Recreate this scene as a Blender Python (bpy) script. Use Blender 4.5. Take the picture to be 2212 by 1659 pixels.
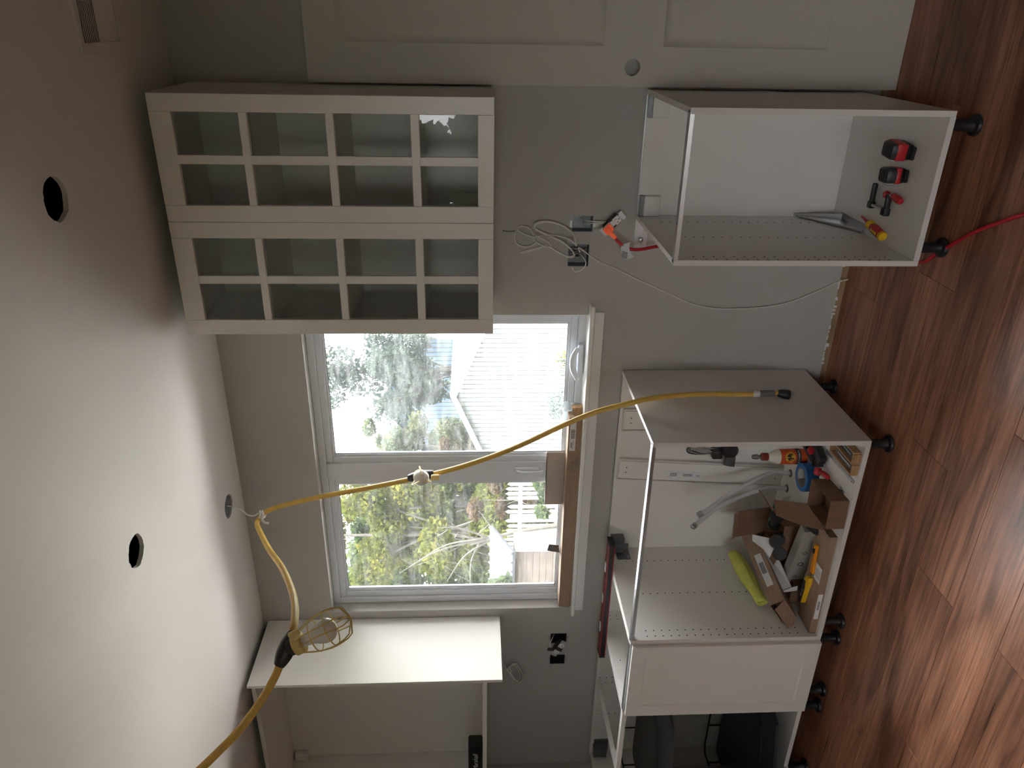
import bpy, bmesh, math, random
import numpy as np
from mathutils import Matrix, Vector
random.seed(7); RNG = np.random.default_rng(7)
S = bpy.context.scene
for o in list(bpy.data.objects): bpy.data.objects.remove(o)
COL = S.collection
R = math.radians

# ------------------------------------------------------------------ camera
# calibrated from the cabinet edges; the photograph is a portrait shot lying on its side
cam = bpy.data.cameras.new('camera'); camo = bpy.data.objects.new('camera', cam); COL.objects.link(camo)
cam.sensor_fit = 'HORIZONTAL'; cam.sensor_width = 36.0; cam.lens = 1634.88 / 2212 * 36
r_ = Vector((0.89920382, 0.43749212, -0.00575703)); u_ = Vector((-0.01686941, 0.04781494, 0.99871375))
d_ = Vector((-0.43720467, 0.8979501, -0.05037561)); CAM = Vector((0.22022, -2.80347, 1.47834))
m = Matrix.Identity(4)
for i in range(3):
    m[i][0] = -u_[i]; m[i][1] = r_[i]; m[i][2] = -d_[i]; m[i][3] = CAM[i]
camo.matrix_world = m; cam.clip_start = .02; cam.clip_end = 400
S.camera = camo

# ------------------------------------------------------------------ world, exposure
w = bpy.data.worlds.new('overcast_sky'); S.world = w; w.use_nodes = True
nt = w.node_tree; bg = nt.nodes['Background']
# CIE overcast sky: L = Lz (1 + 2 sin elevation) / 3, mirrored below the horizon (hidden by the ground)
SKY_ZENITH = 20.0
_g = nt.nodes.new('ShaderNodeTexCoord'); _x = nt.nodes.new('ShaderNodeSeparateXYZ'); nt.links.new(_g.outputs['Generated'], _x.inputs[0])
_a = nt.nodes.new('ShaderNodeMath'); _a.operation = 'ABSOLUTE'; nt.links.new(_x.outputs['Z'], _a.inputs[0])
_m = nt.nodes.new('ShaderNodeMath'); _m.operation = 'MULTIPLY_ADD'; nt.links.new(_a.outputs[0], _m.inputs[0]); _m.inputs[1].default_value = SKY_ZENITH*2/3; _m.inputs[2].default_value = SKY_ZENITH/3
nt.links.new(_m.outputs[0], bg.inputs[1]); bg.inputs[0].default_value = (1.0, .985, .985, 1)
sun = bpy.data.lights.new('sun_offscreen', 'SUN'); sun.energy = 18; sun.angle = R(3); sun.color = (1, .93, .87)
suno = bpy.data.objects.new('sun_offscreen', sun); COL.objects.link(suno); suno.rotation_euler = Vector((-.62, .05, -.78)).to_track_quat('-Z', 'Y').to_euler()   # high, from the side: rakes the garden, never enters
vs = S.view_settings; vs.view_transform = 'Standard'; vs.look = 'None'; vs.gamma = 1; vs.use_curve_mapping = False
vs.exposure = 0.45
WX0, WX1, WZ0, WZ1 = -2.348, -.841, 1.02, 2.157      # kitchen window opening
PX0, PX1, PZ0, PZ1 = -1.55, .15, .04, 2.08           # patio door opening in the rear wall
XL, XR, YR, H = -3.45, 2.1, -5.2, 2.488

# ------------------------------------------------------------------ materials
MATS = {}
def mat(name, col, rough=.5, metal=0, var=0, vscale=6, bump=0, bscale=80, stretch=None, spec=.5, trans=0, col2=None):
    if name in MATS: return MATS[name]
    M = bpy.data.materials.new(name); M.use_nodes = True; n = M.node_tree; b = n.nodes['Principled BSDF']
    b.inputs['Roughness'].default_value = rough; b.inputs['Metallic'].default_value = metal
    b.inputs['Specular IOR Level'].default_value = spec
    b.inputs['Base Color'].default_value = (*col, 1)
    if trans: b.inputs['Transmission Weight'].default_value = trans
    if var or bump or col2:
        tc = n.nodes.new('ShaderNodeTexCoord'); mp = n.nodes.new('ShaderNodeMapping')
        n.links.new(tc.outputs['Object'], mp.inputs[0])
        if stretch: mp.inputs['Scale'].default_value = stretch
    if var or col2:
        t = n.nodes.new('ShaderNodeTexNoise'); t.inputs['Scale'].default_value = vscale; t.inputs['Detail'].default_value = 4
        n.links.new(mp.outputs[0], t.inputs['Vector'])
        r = n.nodes.new('ShaderNodeValToRGB'); n.links.new(t.outputs[0], r.inputs[0])
        c2 = col2 or tuple(min(1, c*(1+var)) for c in col); c1 = col if col2 else tuple(c*(1-var) for c in col)
        r.color_ramp.elements[0].position = .3; r.color_ramp.elements[1].position = .7
        r.color_ramp.elements[0].color = (*c1, 1); r.color_ramp.elements[1].color = (*c2, 1)
        n.links.new(r.outputs[0], b.inputs['Base Color'])
    if bump:
        t = n.nodes.new('ShaderNodeTexNoise'); t.inputs['Scale'].default_value = bscale; t.inputs['Detail'].default_value = 3
        n.links.new(mp.outputs[0], t.inputs['Vector'])
        bp = n.nodes.new('ShaderNodeBump'); bp.inputs['Strength'].default_value = bump; bp.inputs['Distance'].default_value = .002
        n.links.new(t.outputs[0], bp.inputs['Height']); n.links.new(bp.outputs[0], b.inputs['Normal'])
    MATS[name] = M; return M
def glass(name, tint=(.96, .98, .98), smear=0, ior=1.5):
    M = bpy.data.materials.new(name); M.use_nodes = True; n = M.node_tree; n.nodes.remove(n.nodes['Principled BSDF'])
    out = n.nodes['Material Output']; t = n.nodes.new('ShaderNodeBsdfTransparent'); t.inputs[0].default_value = (*tint, 1)
    g = n.nodes.new('ShaderNodeBsdfGlossy'); g.inputs['Roughness'].default_value = .0
    f = n.nodes.new('ShaderNodeFresnel'); f.inputs[0].default_value = ior
    mx = n.nodes.new('ShaderNodeMixShader'); n.links.new(f.outputs[0], mx.inputs[0]); n.links.new(t.outputs[0], mx.inputs[1]); n.links.new(g.outputs[0], mx.inputs[2])
    last = mx
    if smear:   # wiped dust and grease on the pane scatters some daylight
        tr = n.nodes.new('ShaderNodeBsdfTranslucent'); tr.inputs[0].default_value = (.9, .93, .95, 1)
        tc = n.nodes.new('ShaderNodeTexCoord'); mp = n.nodes.new('ShaderNodeMapping'); mp.inputs['Rotation'].default_value = (0, .6, 0); mp.inputs['Scale'].default_value = (3, 1, 14)
        n.links.new(tc.outputs['Object'], mp.inputs[0])
        nz = n.nodes.new('ShaderNodeTexNoise'); nz.inputs['Scale'].default_value = 2.2; nz.inputs['Detail'].default_value = 6; nz.inputs['Distortion'].default_value = 1.2
        n.links.new(mp.outputs[0], nz.inputs['Vector'])
        mr = n.nodes.new('ShaderNodeMapRange'); mr.inputs[1].default_value = .42; mr.inputs[2].default_value = .8; mr.inputs[3].default_value = smear*.25; mr.inputs[4].default_value = smear
        n.links.new(nz.outputs[0], mr.inputs[0])
        m2 = n.nodes.new('ShaderNodeMixShader'); n.links.new(mr.outputs[0], m2.inputs[0]); n.links.new(mx.outputs[0], m2.inputs[1]); n.links.new(tr.outputs[0], m2.inputs[2]); last = m2
    n.links.new(last.outputs[0], out.inputs[0]); MATS[name] = M; return M
def leafmat(name, a, b, c):
    M = bpy.data.materials.new(name); M.use_nodes = True; n = M.node_tree; n.nodes.remove(n.nodes['Principled BSDF']); out = n.nodes['Material Output']
    tc = n.nodes.new('ShaderNodeTexCoord'); t = n.nodes.new('ShaderNodeTexNoise'); t.inputs['Scale'].default_value = 1.6; t.inputs['Detail'].default_value = 6
    n.links.new(tc.outputs['Object'], t.inputs['Vector'])
    r = n.nodes.new('ShaderNodeValToRGB'); n.links.new(t.outputs[0], r.inputs[0]); e = r.color_ramp.elements
    e[0].position = .34; e[0].color = (*a, 1); e[1].position = .66; e[1].color = (*c, 1); k = e.new(.5); k.color = (*b, 1)
    di = n.nodes.new('ShaderNodeBsdfDiffuse'); tr = n.nodes.new('ShaderNodeBsdfTranslucent'); mx = n.nodes.new('ShaderNodeMixShader'); mx.inputs[0].default_value = .45
    for s in (di, tr): n.links.new(r.outputs[0], s.inputs[0])
    n.links.new(di.outputs[0], mx.inputs[1]); n.links.new(tr.outputs[0], mx.inputs[2]); n.links.new(mx.outputs[0], out.inputs[0]); MATS[name] = M; return M
def woodfloor(name):
    M = bpy.data.materials.new(name); M.use_nodes = True; n = M.node_tree; b = n.nodes['Principled BSDF']
    tc = n.nodes.new('ShaderNodeTexCoord'); oi = n.nodes.new('ShaderNodeObjectInfo')
    off = n.nodes.new('ShaderNodeVectorMath'); off.operation = 'SCALE'; off.inputs[0].default_value = (7.3, 3.1, 5.7); n.links.new(oi.outputs['Random'], off.inputs['Scale'])
    ad = n.nodes.new('ShaderNodeVectorMath'); ad.operation = 'ADD'; n.links.new(tc.outputs['Object'], ad.inputs[0]); n.links.new(off.outputs[0], ad.inputs[1])
    def noise(sc, scale, detail, dist=0):
        mp = n.nodes.new('ShaderNodeMapping'); mp.inputs['Scale'].default_value = sc; n.links.new(ad.outputs[0], mp.inputs[0])
        t = n.nodes.new('ShaderNodeTexNoise'); t.inputs['Scale'].default_value = scale; t.inputs['Detail'].default_value = detail; t.inputs['Distortion'].default_value = dist
        n.links.new(mp.outputs[0], t.inputs['Vector']); return t
    big = noise((1, 6, 6), 1.6, 5, 1.4); fine = noise((1, 30, 30), 3.5, 5, .6)
    r = n.nodes.new('ShaderNodeValToRGB'); n.links.new(big.outputs[0], r.inputs[0]); e = r.color_ramp.elements
    e[0].position = .30; e[0].color = (.185, .082, .049, 1); e[1].position = .68; e[1].color = (.55, .27, .17, 1); k = e.new(.48); k.color = (.40, .18, .108, 1)
    mx = n.nodes.new('ShaderNodeMix'); mx.data_type = 'RGBA'; mx.blend_type = 'MULTIPLY'; mx.inputs[0].default_value = .8
    r2 = n.nodes.new('ShaderNodeValToRGB'); n.links.new(fine.outputs[0], r2.inputs[0]); r2.color_ramp.elements[0].position = .32; r2.color_ramp.elements[0].color = (.45, .42, .40, 1); r2.color_ramp.elements[1].position = .62; r2.color_ramp.elements[1].color = (1.15, 1.1, 1.08, 1)
    n.links.new(r.outputs[0], mx.inputs[6]); n.links.new(r2.outputs[0], mx.inputs[7])
    hs = n.nodes.new('ShaderNodeHueSaturation'); mr = n.nodes.new('ShaderNodeMapRange'); mr.inputs[3].default_value = .82; mr.inputs[4].default_value = 1.18; n.links.new(oi.outputs['Random'], mr.inputs[0])
    n.links.new(mr.outputs[0], hs.inputs['Value']); n.links.new(mx.outputs[2], hs.inputs['Color']); n.links.new(hs.outputs[0], b.inputs['Base Color'])
    mr2 = n.nodes.new('ShaderNodeMapRange'); mr2.inputs[3].default_value = .22; mr2.inputs[4].default_value = .40; n.links.new(fine.outputs[0], mr2.inputs[0]); n.links.new(mr2.outputs[0], b.inputs['Roughness'])
    bp = n.nodes.new('ShaderNodeBump'); bp.inputs['Strength'].default_value = .18; bp.inputs['Distance'].default_value = .002; n.links.new(fine.outputs[0], bp.inputs['Height']); n.links.new(bp.outputs[0], b.inputs['Normal'])
    MATS[name] = M; return M

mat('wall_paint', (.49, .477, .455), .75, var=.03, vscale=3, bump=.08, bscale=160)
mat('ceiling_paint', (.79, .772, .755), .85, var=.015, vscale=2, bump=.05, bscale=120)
mat('white_melamine', (.82, .80, .775), .38, bump=.02, bscale=300)
mat('white_lacquer', (.84, .815, .785), .32)
mat('cover_lacquer', (.80, .785, .755), .6, spec=.2)
mat('edge_band', (.76, .725, .70), .45)
mat('vinyl_white', (.80, .84, .91), .35)
mat('trim_white', (.86, .855, .84), .4)
mat('door_paint', (.62, .585, .525), .5, bump=.05, bscale=120)
mat('steel', (.62, .65, .68), .28, 1, bump=.05, bscale=40)
mat('dark_steel', (.18, .19, .20), .42, .8)
mat('box_steel', (.22, .235, .25), .45, .85, var=.2, vscale=40)
mat('black_plastic', (.018, .018, .020), .42)
mat('black_matte', (.012, .012, .013), .7)
mat('hole_dark', (.008, .008, .008), .9)
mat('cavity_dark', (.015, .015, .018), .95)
mat('white_plastic', (.80, .79, .77), .4)
mat('white_cable', (.80, .79, .76), .5)
mat('grey_cable', (.35, .34, .33), .5)
mat('red_rubber', (.52, .016, .03), .45)
mat('red_plastic', (.50, .012, .022), .38)
mat('dark_red', (.10, .008, .014), .45)
mat('yellow_plastic', (.85, .52, .02), .4)
mat('orange_plastic', (.90, .33, .01), .4)
mat('yellow_cord', (.72, .46, .10), .45, var=.10, vscale=18)
mat('yellow_guard', (.72, .54, .20), .45)
mat('bulb_glass', (.82, .82, .80), .22)
mat('bulb_base', (.86, .86, .85), .35)
mat('cardboard', (.33, .225, .155), .85, var=.10, vscale=9, stretch=(1, 1, 14), bump=.06, bscale=30)
mat('cardboard_dark', (.22, .125, .075), .85, var=.10, vscale=9, stretch=(14, 1, 1), bump=.06, bscale=30)
mat('cardboard_pale', (.50, .43, .38), .85, var=.06, vscale=9)
mat('paper_white', (.80, .80, .82), .7)
mat('print_black', (.03, .03, .035), .7)
mat('print_grey', (.16, .16, .17), .7)
mat('tape_blue', (.02, .16, .48), .55, var=.05, vscale=30)
mat('paper_core', (.35, .33, .30), .8)
mat('pvc_pipe', (.70, .72, .74), .35)
mat('cloth_green', (.62, .64, .14), .95, var=.10, vscale=25, bump=.5, bscale=500)
mat('wood_pale', (.46, .27, .13), .6, var=.25, vscale=5, stretch=(2, 20, 20))
mat('glue_white', (.78, .74, .66), .4)
mat('glue_cap', (.25, .03, .025), .4)
mat('glue_label', (.62, .085, .02), .45)
mat('label_gold', (.75, .42, .04), .5)
mat('grey_clear', (.16, .16, .165), .3)
mat('bag_green', (.05, .30, .12), .4)
mat('aluminium', (.55, .56, .58), .35, 1)
mat('neon_lamp', (.75, .10, .06), .2)
mat('speaker_black', (.02, .021, .024), .55, bump=.4, bscale=700)
mat('tray_dark', (.045, .045, .05), .5)
mat('wire_black', (.02, .02, .022), .4)
mat('framing_wood', (.35, .24, .13), .8, var=.2)
glass('window_glass', (.97, .985, .985), .03, 1.25)
glass('window_glass_dusty', (.95, .975, .975), .06, 1.25)
glass('bag_plastic', (.86, .88, .88), .45, 1.4)
glass('cabinet_glass', (.98, .985, .985), 0, 1.4)
woodfloor('floor_wood')
# a mains pilot lamp inside the plug gives off a little light of its own
_n = MATS['neon_lamp'].node_tree.nodes['Principled BSDF']; _n.inputs['Emission Color'].default_value = (1, .16, .06, 1); _n.inputs['Emission Strength'].default_value = .18

# ------------------------------------------------------------------ mesh helpers
def T(loc=(0, 0, 0), rx=0, ry=0, rz=0):
    return Matrix.Translation(loc) @ Matrix.Rotation(R(rz), 4, 'Z') @ Matrix.Rotation(R(ry), 4, 'Y') @ Matrix.Rotation(R(rx), 4, 'X')
I4 = Matrix.Identity(4)
def catmull(pts, n=6):
    P = [Vector(p) for p in pts]
    if len(P) < 3: return P
    P = [P[0]*2-P[1]] + P + [P[-1]*2-P[-2]]; out = []
    for i in range(1, len(P)-2):
        a, b, c, e = P[i-1:i+3]
        for k in range(n):
            t = k/n; out.append(.5*((2*b)+(c-a)*t+(2*a-5*b+4*c-e)*t*t+(3*b-a-3*c+e)*t**3))
    out.append(P[-2]); return out
class MB:
    def __init__(s): s.v = []; s.f = []
    def add(s, vs, fs, M=I4):
        b = len(s.v); s.v += [tuple(M @ Vector(v)) for v in vs]; s.f += [tuple(i+b for i in f) for f in fs]; return s
    def box(s, x0, x1, y0, y1, z0, z1, M=I4, c=0):
        x0, x1 = min(x0, x1), max(x0, x1); y0, y1 = min(y0, y1), max(y0, y1); z0, z1 = min(z0, z1), max(z0, z1)
        if c:
            bm = bmesh.new(); bmesh.ops.create_cube(bm, size=1)
            for v in bm.verts: v.co = Vector(((x0+x1)/2+v.co.x*(x1-x0), (y0+y1)/2+v.co.y*(y1-y0), (z0+z1)/2+v.co.z*(z1-z0)))
            bmesh.ops.bevel(bm, geom=list(bm.edges), offset=c, segments=2 if c > .003 else 1, affect='EDGES', profile=.5)
            bm.verts.index_update(); s.add([v.co for v in bm.verts], [[v.index for v in f.verts] for f in bm.faces], M); bm.free(); return s
        return s.add([(x0, y0, z0), (x1, y0, z0), (x1, y1, z0), (x0, y1, z0), (x0, y0, z1), (x1, y0, z1), (x1, y1, z1), (x0, y1, z1)],
                     [(0, 3, 2, 1), (4, 5, 6, 7), (0, 1, 5, 4), (1, 2, 6, 5), (2, 3, 7, 6), (3, 0, 4, 7)], M)
    def lathe(s, prof, n=20, M=I4, a0=0, a1=360):
        full = abs(a1-a0) >= 359.9; k = n if full else n+1; vs = []; fs = []
        for r, z in prof:
            for i in range(k):
                a = R(a0+(a1-a0)*i/n); vs.append((r*math.cos(a), r*math.sin(a), z))
        for j in range(len(prof)-1):
            for i in range(n):
                i2 = (i+1) % k if full else i+1
                fs.append((j*k+i, j*k+i2, (j+1)*k+i2, (j+1)*k+i))
        if full:
            if prof[0][0] > 1e-5: fs.append(tuple(range(k-1, -1, -1)))
            if prof[-1][0] > 1e-5: fs.append(tuple((len(prof)-1)*k+i for i in range(k)))
        return s.add(vs, fs, M)
    def cyl(s, p0, p1, r0, r1=None, n=14):
        p0, p1 = Vector(p0), Vector(p1); q = (p1-p0).to_track_quat('Z', 'Y').to_matrix().to_4x4(); L = (p1-p0).length
        return s.lathe([(r0, 0), (r0 if r1 is None else r1, L)], n, Matrix.Translation(p0) @ q)
    def tube(s, pts, r, n=8, sm=6, closed=False, flat=1):
        P = catmull(pts, sm) if sm else [Vector(p) for p in pts]
        t0 = (P[1]-P[0]).normalized(); up = Vector((0, 0, 1)) if abs(t0.z) < .9 else Vector((1, 0, 0)); N = (up-t0*up.dot(t0)).normalized(); vs = []; fs = []
        for i, p in enumerate(P):
            t = (P[min(i+1, len(P)-1)]-P[max(i-1, 0)]).normalized(); N = (N-t*N.dot(t)).normalized(); B = t.cross(N)
            rr = r(i/(len(P)-1)) if callable(r) else r
            for k in range(n):
                a = 2*math.pi*k/n; vs.append(tuple(p+N*rr*math.cos(a)+B*rr*flat*math.sin(a)))
        for i in range(len(P)-1):
            for k in range(n): fs.append((i*n+k, i*n+(k+1) % n, (i+1)*n+(k+1) % n, (i+1)*n+k))
        fs.append(tuple(range(n-1, -1, -1))); fs.append(tuple((len(P)-1)*n+k for k in range(n)))
        return s.add(vs, fs)
    def prism(s, poly, h, M=I4):           # poly in local xy, thickness h along z
        n = len(poly); vs = [(x, y, 0) for x, y in poly]+[(x, y, h) for x, y in poly]
        return s.add(vs, [tuple(range(n-1, -1, -1)), tuple(range(n, 2*n))]+[(i, (i+1) % n, (i+1) % n+n, i+n) for i in range(n)], M)
    def sphere(s, c, r, n=12, m_=8, M=None, sq=(1, 1, 1)):
        prof = [(max(1e-6, r*math.sin(math.pi*j/m_)), -r*math.cos(math.pi*j/m_)) for j in range(m_+1)]
        return s.lathe(prof, n, (M or Matrix.Translation(c)) @ Matrix.Diagonal((*sq, 1)))
    def wall(s, axes, rng, thick, holes):
        """slab with rectangular holes, split into cells. axes 'xz','xy','yz'; rng=(a0,a1,b0,b1); thick=(t0,t1)"""
        A = sorted({rng[0], rng[1]} | {h[0] for h in holes} | {h[1] for h in holes}); B = sorted({rng[2], rng[3]} | {h[2] for h in holes} | {h[3] for h in holes})
        for a0, a1 in zip(A, A[1:]):
            run = None
            for b0, b1 in list(zip(B, B[1:]))+[(None, None)]:
                solid = b0 is not None and not any(h[0]-1e-6 <= a0 and a1 <= h[1]+1e-6 and h[2]-1e-6 <= b0 and b1 <= h[3]+1e-6 for h in holes)
                if solid: run = (run[0], b1) if run else (b0, b1)
                elif run:
                    t = thick
                    if axes == 'xz': s.box(a0, a1, t[0], t[1], run[0], run[1])
                    elif axes == 'xy': s.box(a0, a1, run[0], run[1], t[0], t[1])
                    else: s.box(t[0], t[1], a0, a1, run[0], run[1])
                    run = None
        return s
ORG = {}
def part(name, mb, material, parent=None, kind=None, label=None, smooth=True):
    """one mesh object; vertices are given in world space and stored relative to the thing's base"""
    o0 = ORG.get(parent.name, Vector((0, 0, 0))) if parent else Vector((0, 0, 0))
    me = bpy.data.meshes.new(name); me.from_pydata([tuple(Vector(v)-o0) for v in mb.v], [], mb.f); me.validate()
    me.materials.append(MATS[material])
    if smooth: me.shade_smooth(); me.set_sharp_from_angle(angle=R(38))
    o = bpy.data.objects.new(name, me); COL.objects.link(o)
    if parent: o.parent = parent
    ORG[o.name] = o0
    if kind: o['kind'] = kind
    if label: o['label'] = label
    return o
def solo(name, mb, material, label, cat, group=None, org=None, **k):
    """a thing that is a single mesh, its origin at its base"""
    vs = np.array(mb.v); o0 = Vector(org) if org else Vector((float((vs[:, 0].min()+vs[:, 0].max())/2), float((vs[:, 1].min()+vs[:, 1].max())/2), float(vs[:, 2].min())))
    me = bpy.data.meshes.new(name); me.from_pydata([tuple(Vector(v)-o0) for v in mb.v], [], mb.f); me.validate(); me.materials.append(MATS[material])
    me.shade_smooth(); me.set_sharp_from_angle(angle=R(38))
    o = bpy.data.objects.new(name, me); COL.objects.link(o); o.location = o0; ORG[o.name] = o0
    o['label'] = label; o['category'] = cat
    if group: o['group'] = group
    return o
def thing(name, label, cat, loc, group=None):
    o = bpy.data.objects.new(name, None); COL.objects.link(o); o.location = loc; o.empty_display_size = .05
    o['label'] = label; o['category'] = cat; ORG[o.name] = Vector(loc)
    if group: o['group'] = group
    return o
def struct(name, mb, material, parent=None, **k):
    o = part(name, mb, material, parent, **k)
    if not parent: o['kind'] = 'structure'
    return o
def text_part(name, body, size, M, material, parent, depth=.0004, align='CENTER', shear=0):
    """flat lettering as mesh, lying in local xy of M"""
    cu = bpy.data.curves.new(name, 'FONT'); cu.body = body; cu.size = size; cu.align_x = align; cu.align_y = 'CENTER'; cu.extrude = depth; cu.resolution_u = 2; cu.shear = shear
    t = bpy.data.objects.new(name+'_t', cu); COL.objects.link(t); dg = bpy.context.evaluated_depsgraph_get(); dg.update()
    me = bpy.data.meshes.new_from_object(t.evaluated_get(dg)); bpy.data.objects.remove(t); bpy.data.curves.remove(cu)
    mb = MB(); mb.add([v.co for v in me.vertices], [tuple(p.vertices) for p in me.polygons], M); bpy.data.meshes.remove(me)
    return part(name, mb, material, parent, smooth=False)
# ================================================================== THE ROOM
EB = [(-.507, -.447, 1.028, 1.106), (-.642, -.556, 1.036, 1.116), (-2.575, -2.515, 1.028, 1.106), (-2.715, -2.655, 1.030, 1.104)]  # wall boxes
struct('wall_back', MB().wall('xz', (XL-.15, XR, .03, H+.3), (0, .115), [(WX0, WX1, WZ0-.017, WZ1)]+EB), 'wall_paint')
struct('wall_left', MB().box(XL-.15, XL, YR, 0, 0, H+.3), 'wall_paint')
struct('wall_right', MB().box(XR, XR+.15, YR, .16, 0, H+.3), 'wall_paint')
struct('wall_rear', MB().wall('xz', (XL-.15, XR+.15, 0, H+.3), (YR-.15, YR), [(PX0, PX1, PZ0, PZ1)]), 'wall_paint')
# rough bottom edge of the drywall: dirty sill plate behind the gap left for a baseboard
struct('trim_1', MB().box(XL, XR, .012, .05, 0, .031), 'framing_wood')
mb = MB()
for i in range(40):
    x = -1.06+i*.0155
    if random.random() < .55: mb.box(x, x+random.uniform(.006, .02), -.001, .006, .030-random.uniform(0, .012), .034)
part('drywall_crumbs', mb, 'trim_white', bpy.data.objects['wall_back'], kind='stuff')

# ceiling with cut-outs for the lights
CH = [(-.198, -.905, .056), (-1.236, -.938, .052), (-1.612, -.172, .050)]
VENT = (.135, .375, -.60, -.37)
mb = MB().wall('xy', (XL-.15, XR+.15, YR-.15, .16), (H, H+.013), [(cx-.09, cx+.09, cy-.09, cy+.09) for cx, cy, _ in CH]+[VENT])
for cx, cy, rr in CH:
    n = 40; vs = []; fs = []
    for i in range(n):
        a = 2*math.pi*i/n+math.pi/4; c, s = math.cos(a), math.sin(a); k = .09/max(abs(c), abs(s)); r2 = rr*(1+random.uniform(-.05, .03))
        for z in (H, H+.013): vs += [(cx+r2*c, cy+r2*s, z), (cx+k*c, cy+k*s, z)]
    for i in range(n):
        a, b = 4*i, 4*((i+1) % n); fs += [(a, a+1, b+1, b), (a+2, b+2, b+3, a+3), (a, b, b+2, a+2)]
    mb.add(vs, fs)
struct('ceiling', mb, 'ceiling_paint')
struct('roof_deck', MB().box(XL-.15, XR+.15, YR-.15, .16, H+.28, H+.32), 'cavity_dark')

# floor: laminate planks laid parallel to the kitchen wall
struct('floor', MB().box(XL-.1, XR+.1, YR-.1, .16, -.06, -.008), 'framing_wood'); FL = bpy.data.objects['floor']
PW, PL = .2055, 1.22
row = 0; y = -1.067+6*PW; PM = {}
SH = {0: .27}
while y > YR:
    y0 = y-PW; yy1 = min(y, .012); off = (-1.406 if row == 5 else -2.006+.0 if row == 6 else -1.406+.413*row*1.7) % PL
    x = XL-PL+off-(XL % PL)*0
    k0 = math.floor((XL-off)/PL); x = off+k0*PL
    while x < XR:
        a, b = max(x, XL), min(x+PL, XR)
        if b-a > .02 and yy1-y0 > .01:
            key = (round(b-a, 3), round(yy1-y0, 3)); L, W_ = b-a, yy1-y0
            if key not in PM:
                t = MB().box(-L/2+.0003, L/2-.0003, -W_/2+.0003, W_/2-.0003, -.008, 0, c=.0009); me = bpy.data.meshes.new('plank'); me.from_pydata(t.v, [], t.f); me.materials.append(MATS['floor_wood']); PM[key] = me
            o = bpy.data.objects.new('plank', PM[key]); COL.objects.link(o); o.parent = FL; o.location = ((a+b)/2, (yy1+y0)/2, 0)
        x += PL
    y -= PW; row += 1

# ------------------------------------------------------------------ kitchen window
def ring(mb, x0, x1, z0, z1, w, y0, y1, c=.002):
    mb.box(x0, x1, y0, y1, z0, z0+w, c=c); mb.box(x0, x1, y0, y1, z1-w, z1, c=c)
    mb.box(x0, x0+w, y0, y1, z0+w, z1-w, c=c); mb.box(x1-w, x1, y0, y1, z0+w, z1-w, c=c); return mb
MX0, MX1 = -1.643, -1.561
fr = ring(MB(), WX0, WX1, WZ0, WZ1, .030, .060, .112); fr.box(MX0, MX1, .062, .110, WZ0+.03, WZ1-.03, c=.002)
W1 = struct('window_1', fr, 'vinyl_white')
for (a, b, gl) in ((MX1, WX1-.030, 'window_glass_dusty'), (WX0+.030, MX0, 'window_glass')):
    sb = ring(MB(), a, b, WZ0+.030, WZ1-.030, .028, .072, .108); ring(sb, a+.026, b-.026, WZ0+.056, WZ1-.056, .013, .080, .104, c=.003)
    s = part('sash', sb, 'vinyl_white', W1)
    part('pane', MB().box(a+.034, b-.034, .090, .095, WZ0+.064, WZ1-.064), gl, s)
    part('gasket', ring(MB(), a+.0385, b-.0385, WZ0+.0685, WZ1-.0685, .003, .0855, .089, c=0), 'dark_steel', s)
# crank with folded handle at the foot of the wide sash, lever lock on the mullion
ck = MB().box(-1.115, -.985, .035, .065, 1.024, 1.050, c=.010); ck.tube([(-1.0, .034, 1.052), (-1.04, .026, 1.070), (-1.09, .024, 1.068), (-1.13, .026, 1.052)], lambda t: .009+.004*math.sin(t*3.1), 10); ck.sphere((-1.135, .024, 1.05), .010)
part('crank_handle', ck, 'vinyl_white', W1)
lk = MB().box(-1.612, -1.585, .050, .064, 1.19, 1.30, c=.006); lk.tube([(-1.6, .048, 1.29), (-1.602, .038, 1.27), (-1.60, .036, 1.21), (-1.598, .042, 1.175)], lambda t: .009-.003*t, 8)
part('lock_lever', lk, 'vinyl_white', W1)
struct('trim_2', MB().box(-2.367, -.791, -.045, .062, 1.003, 1.021, c=.003), 'trim_white')     # stool
struct('trim_3', MB().box(-2.355, -.826, -.016, .0, .960, 1.003, c=.002), 'trim_white')        # apron

# ------------------------------------------------------------------ openings behind the camera
fr = ring(MB(), PX0, PX1, PZ0, PZ1, .06, YR-.12, YR-.03); fr.box(-.60, -.50, YR-.115, YR-.035, PZ0+.06, PZ1-.06, c=.002); fr.box(-1.06, -.97, YR-.115, YR-.035, PZ0+.06, PZ1-.06, c=.002)
D2 = struct('door_2', fr, 'dark_steel')
part('pane', MB().box(PX0+.05, PX1-.05, YR-.08, YR-.075, PZ0+.05, PZ1-.05), 'window_glass', D2)
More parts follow.
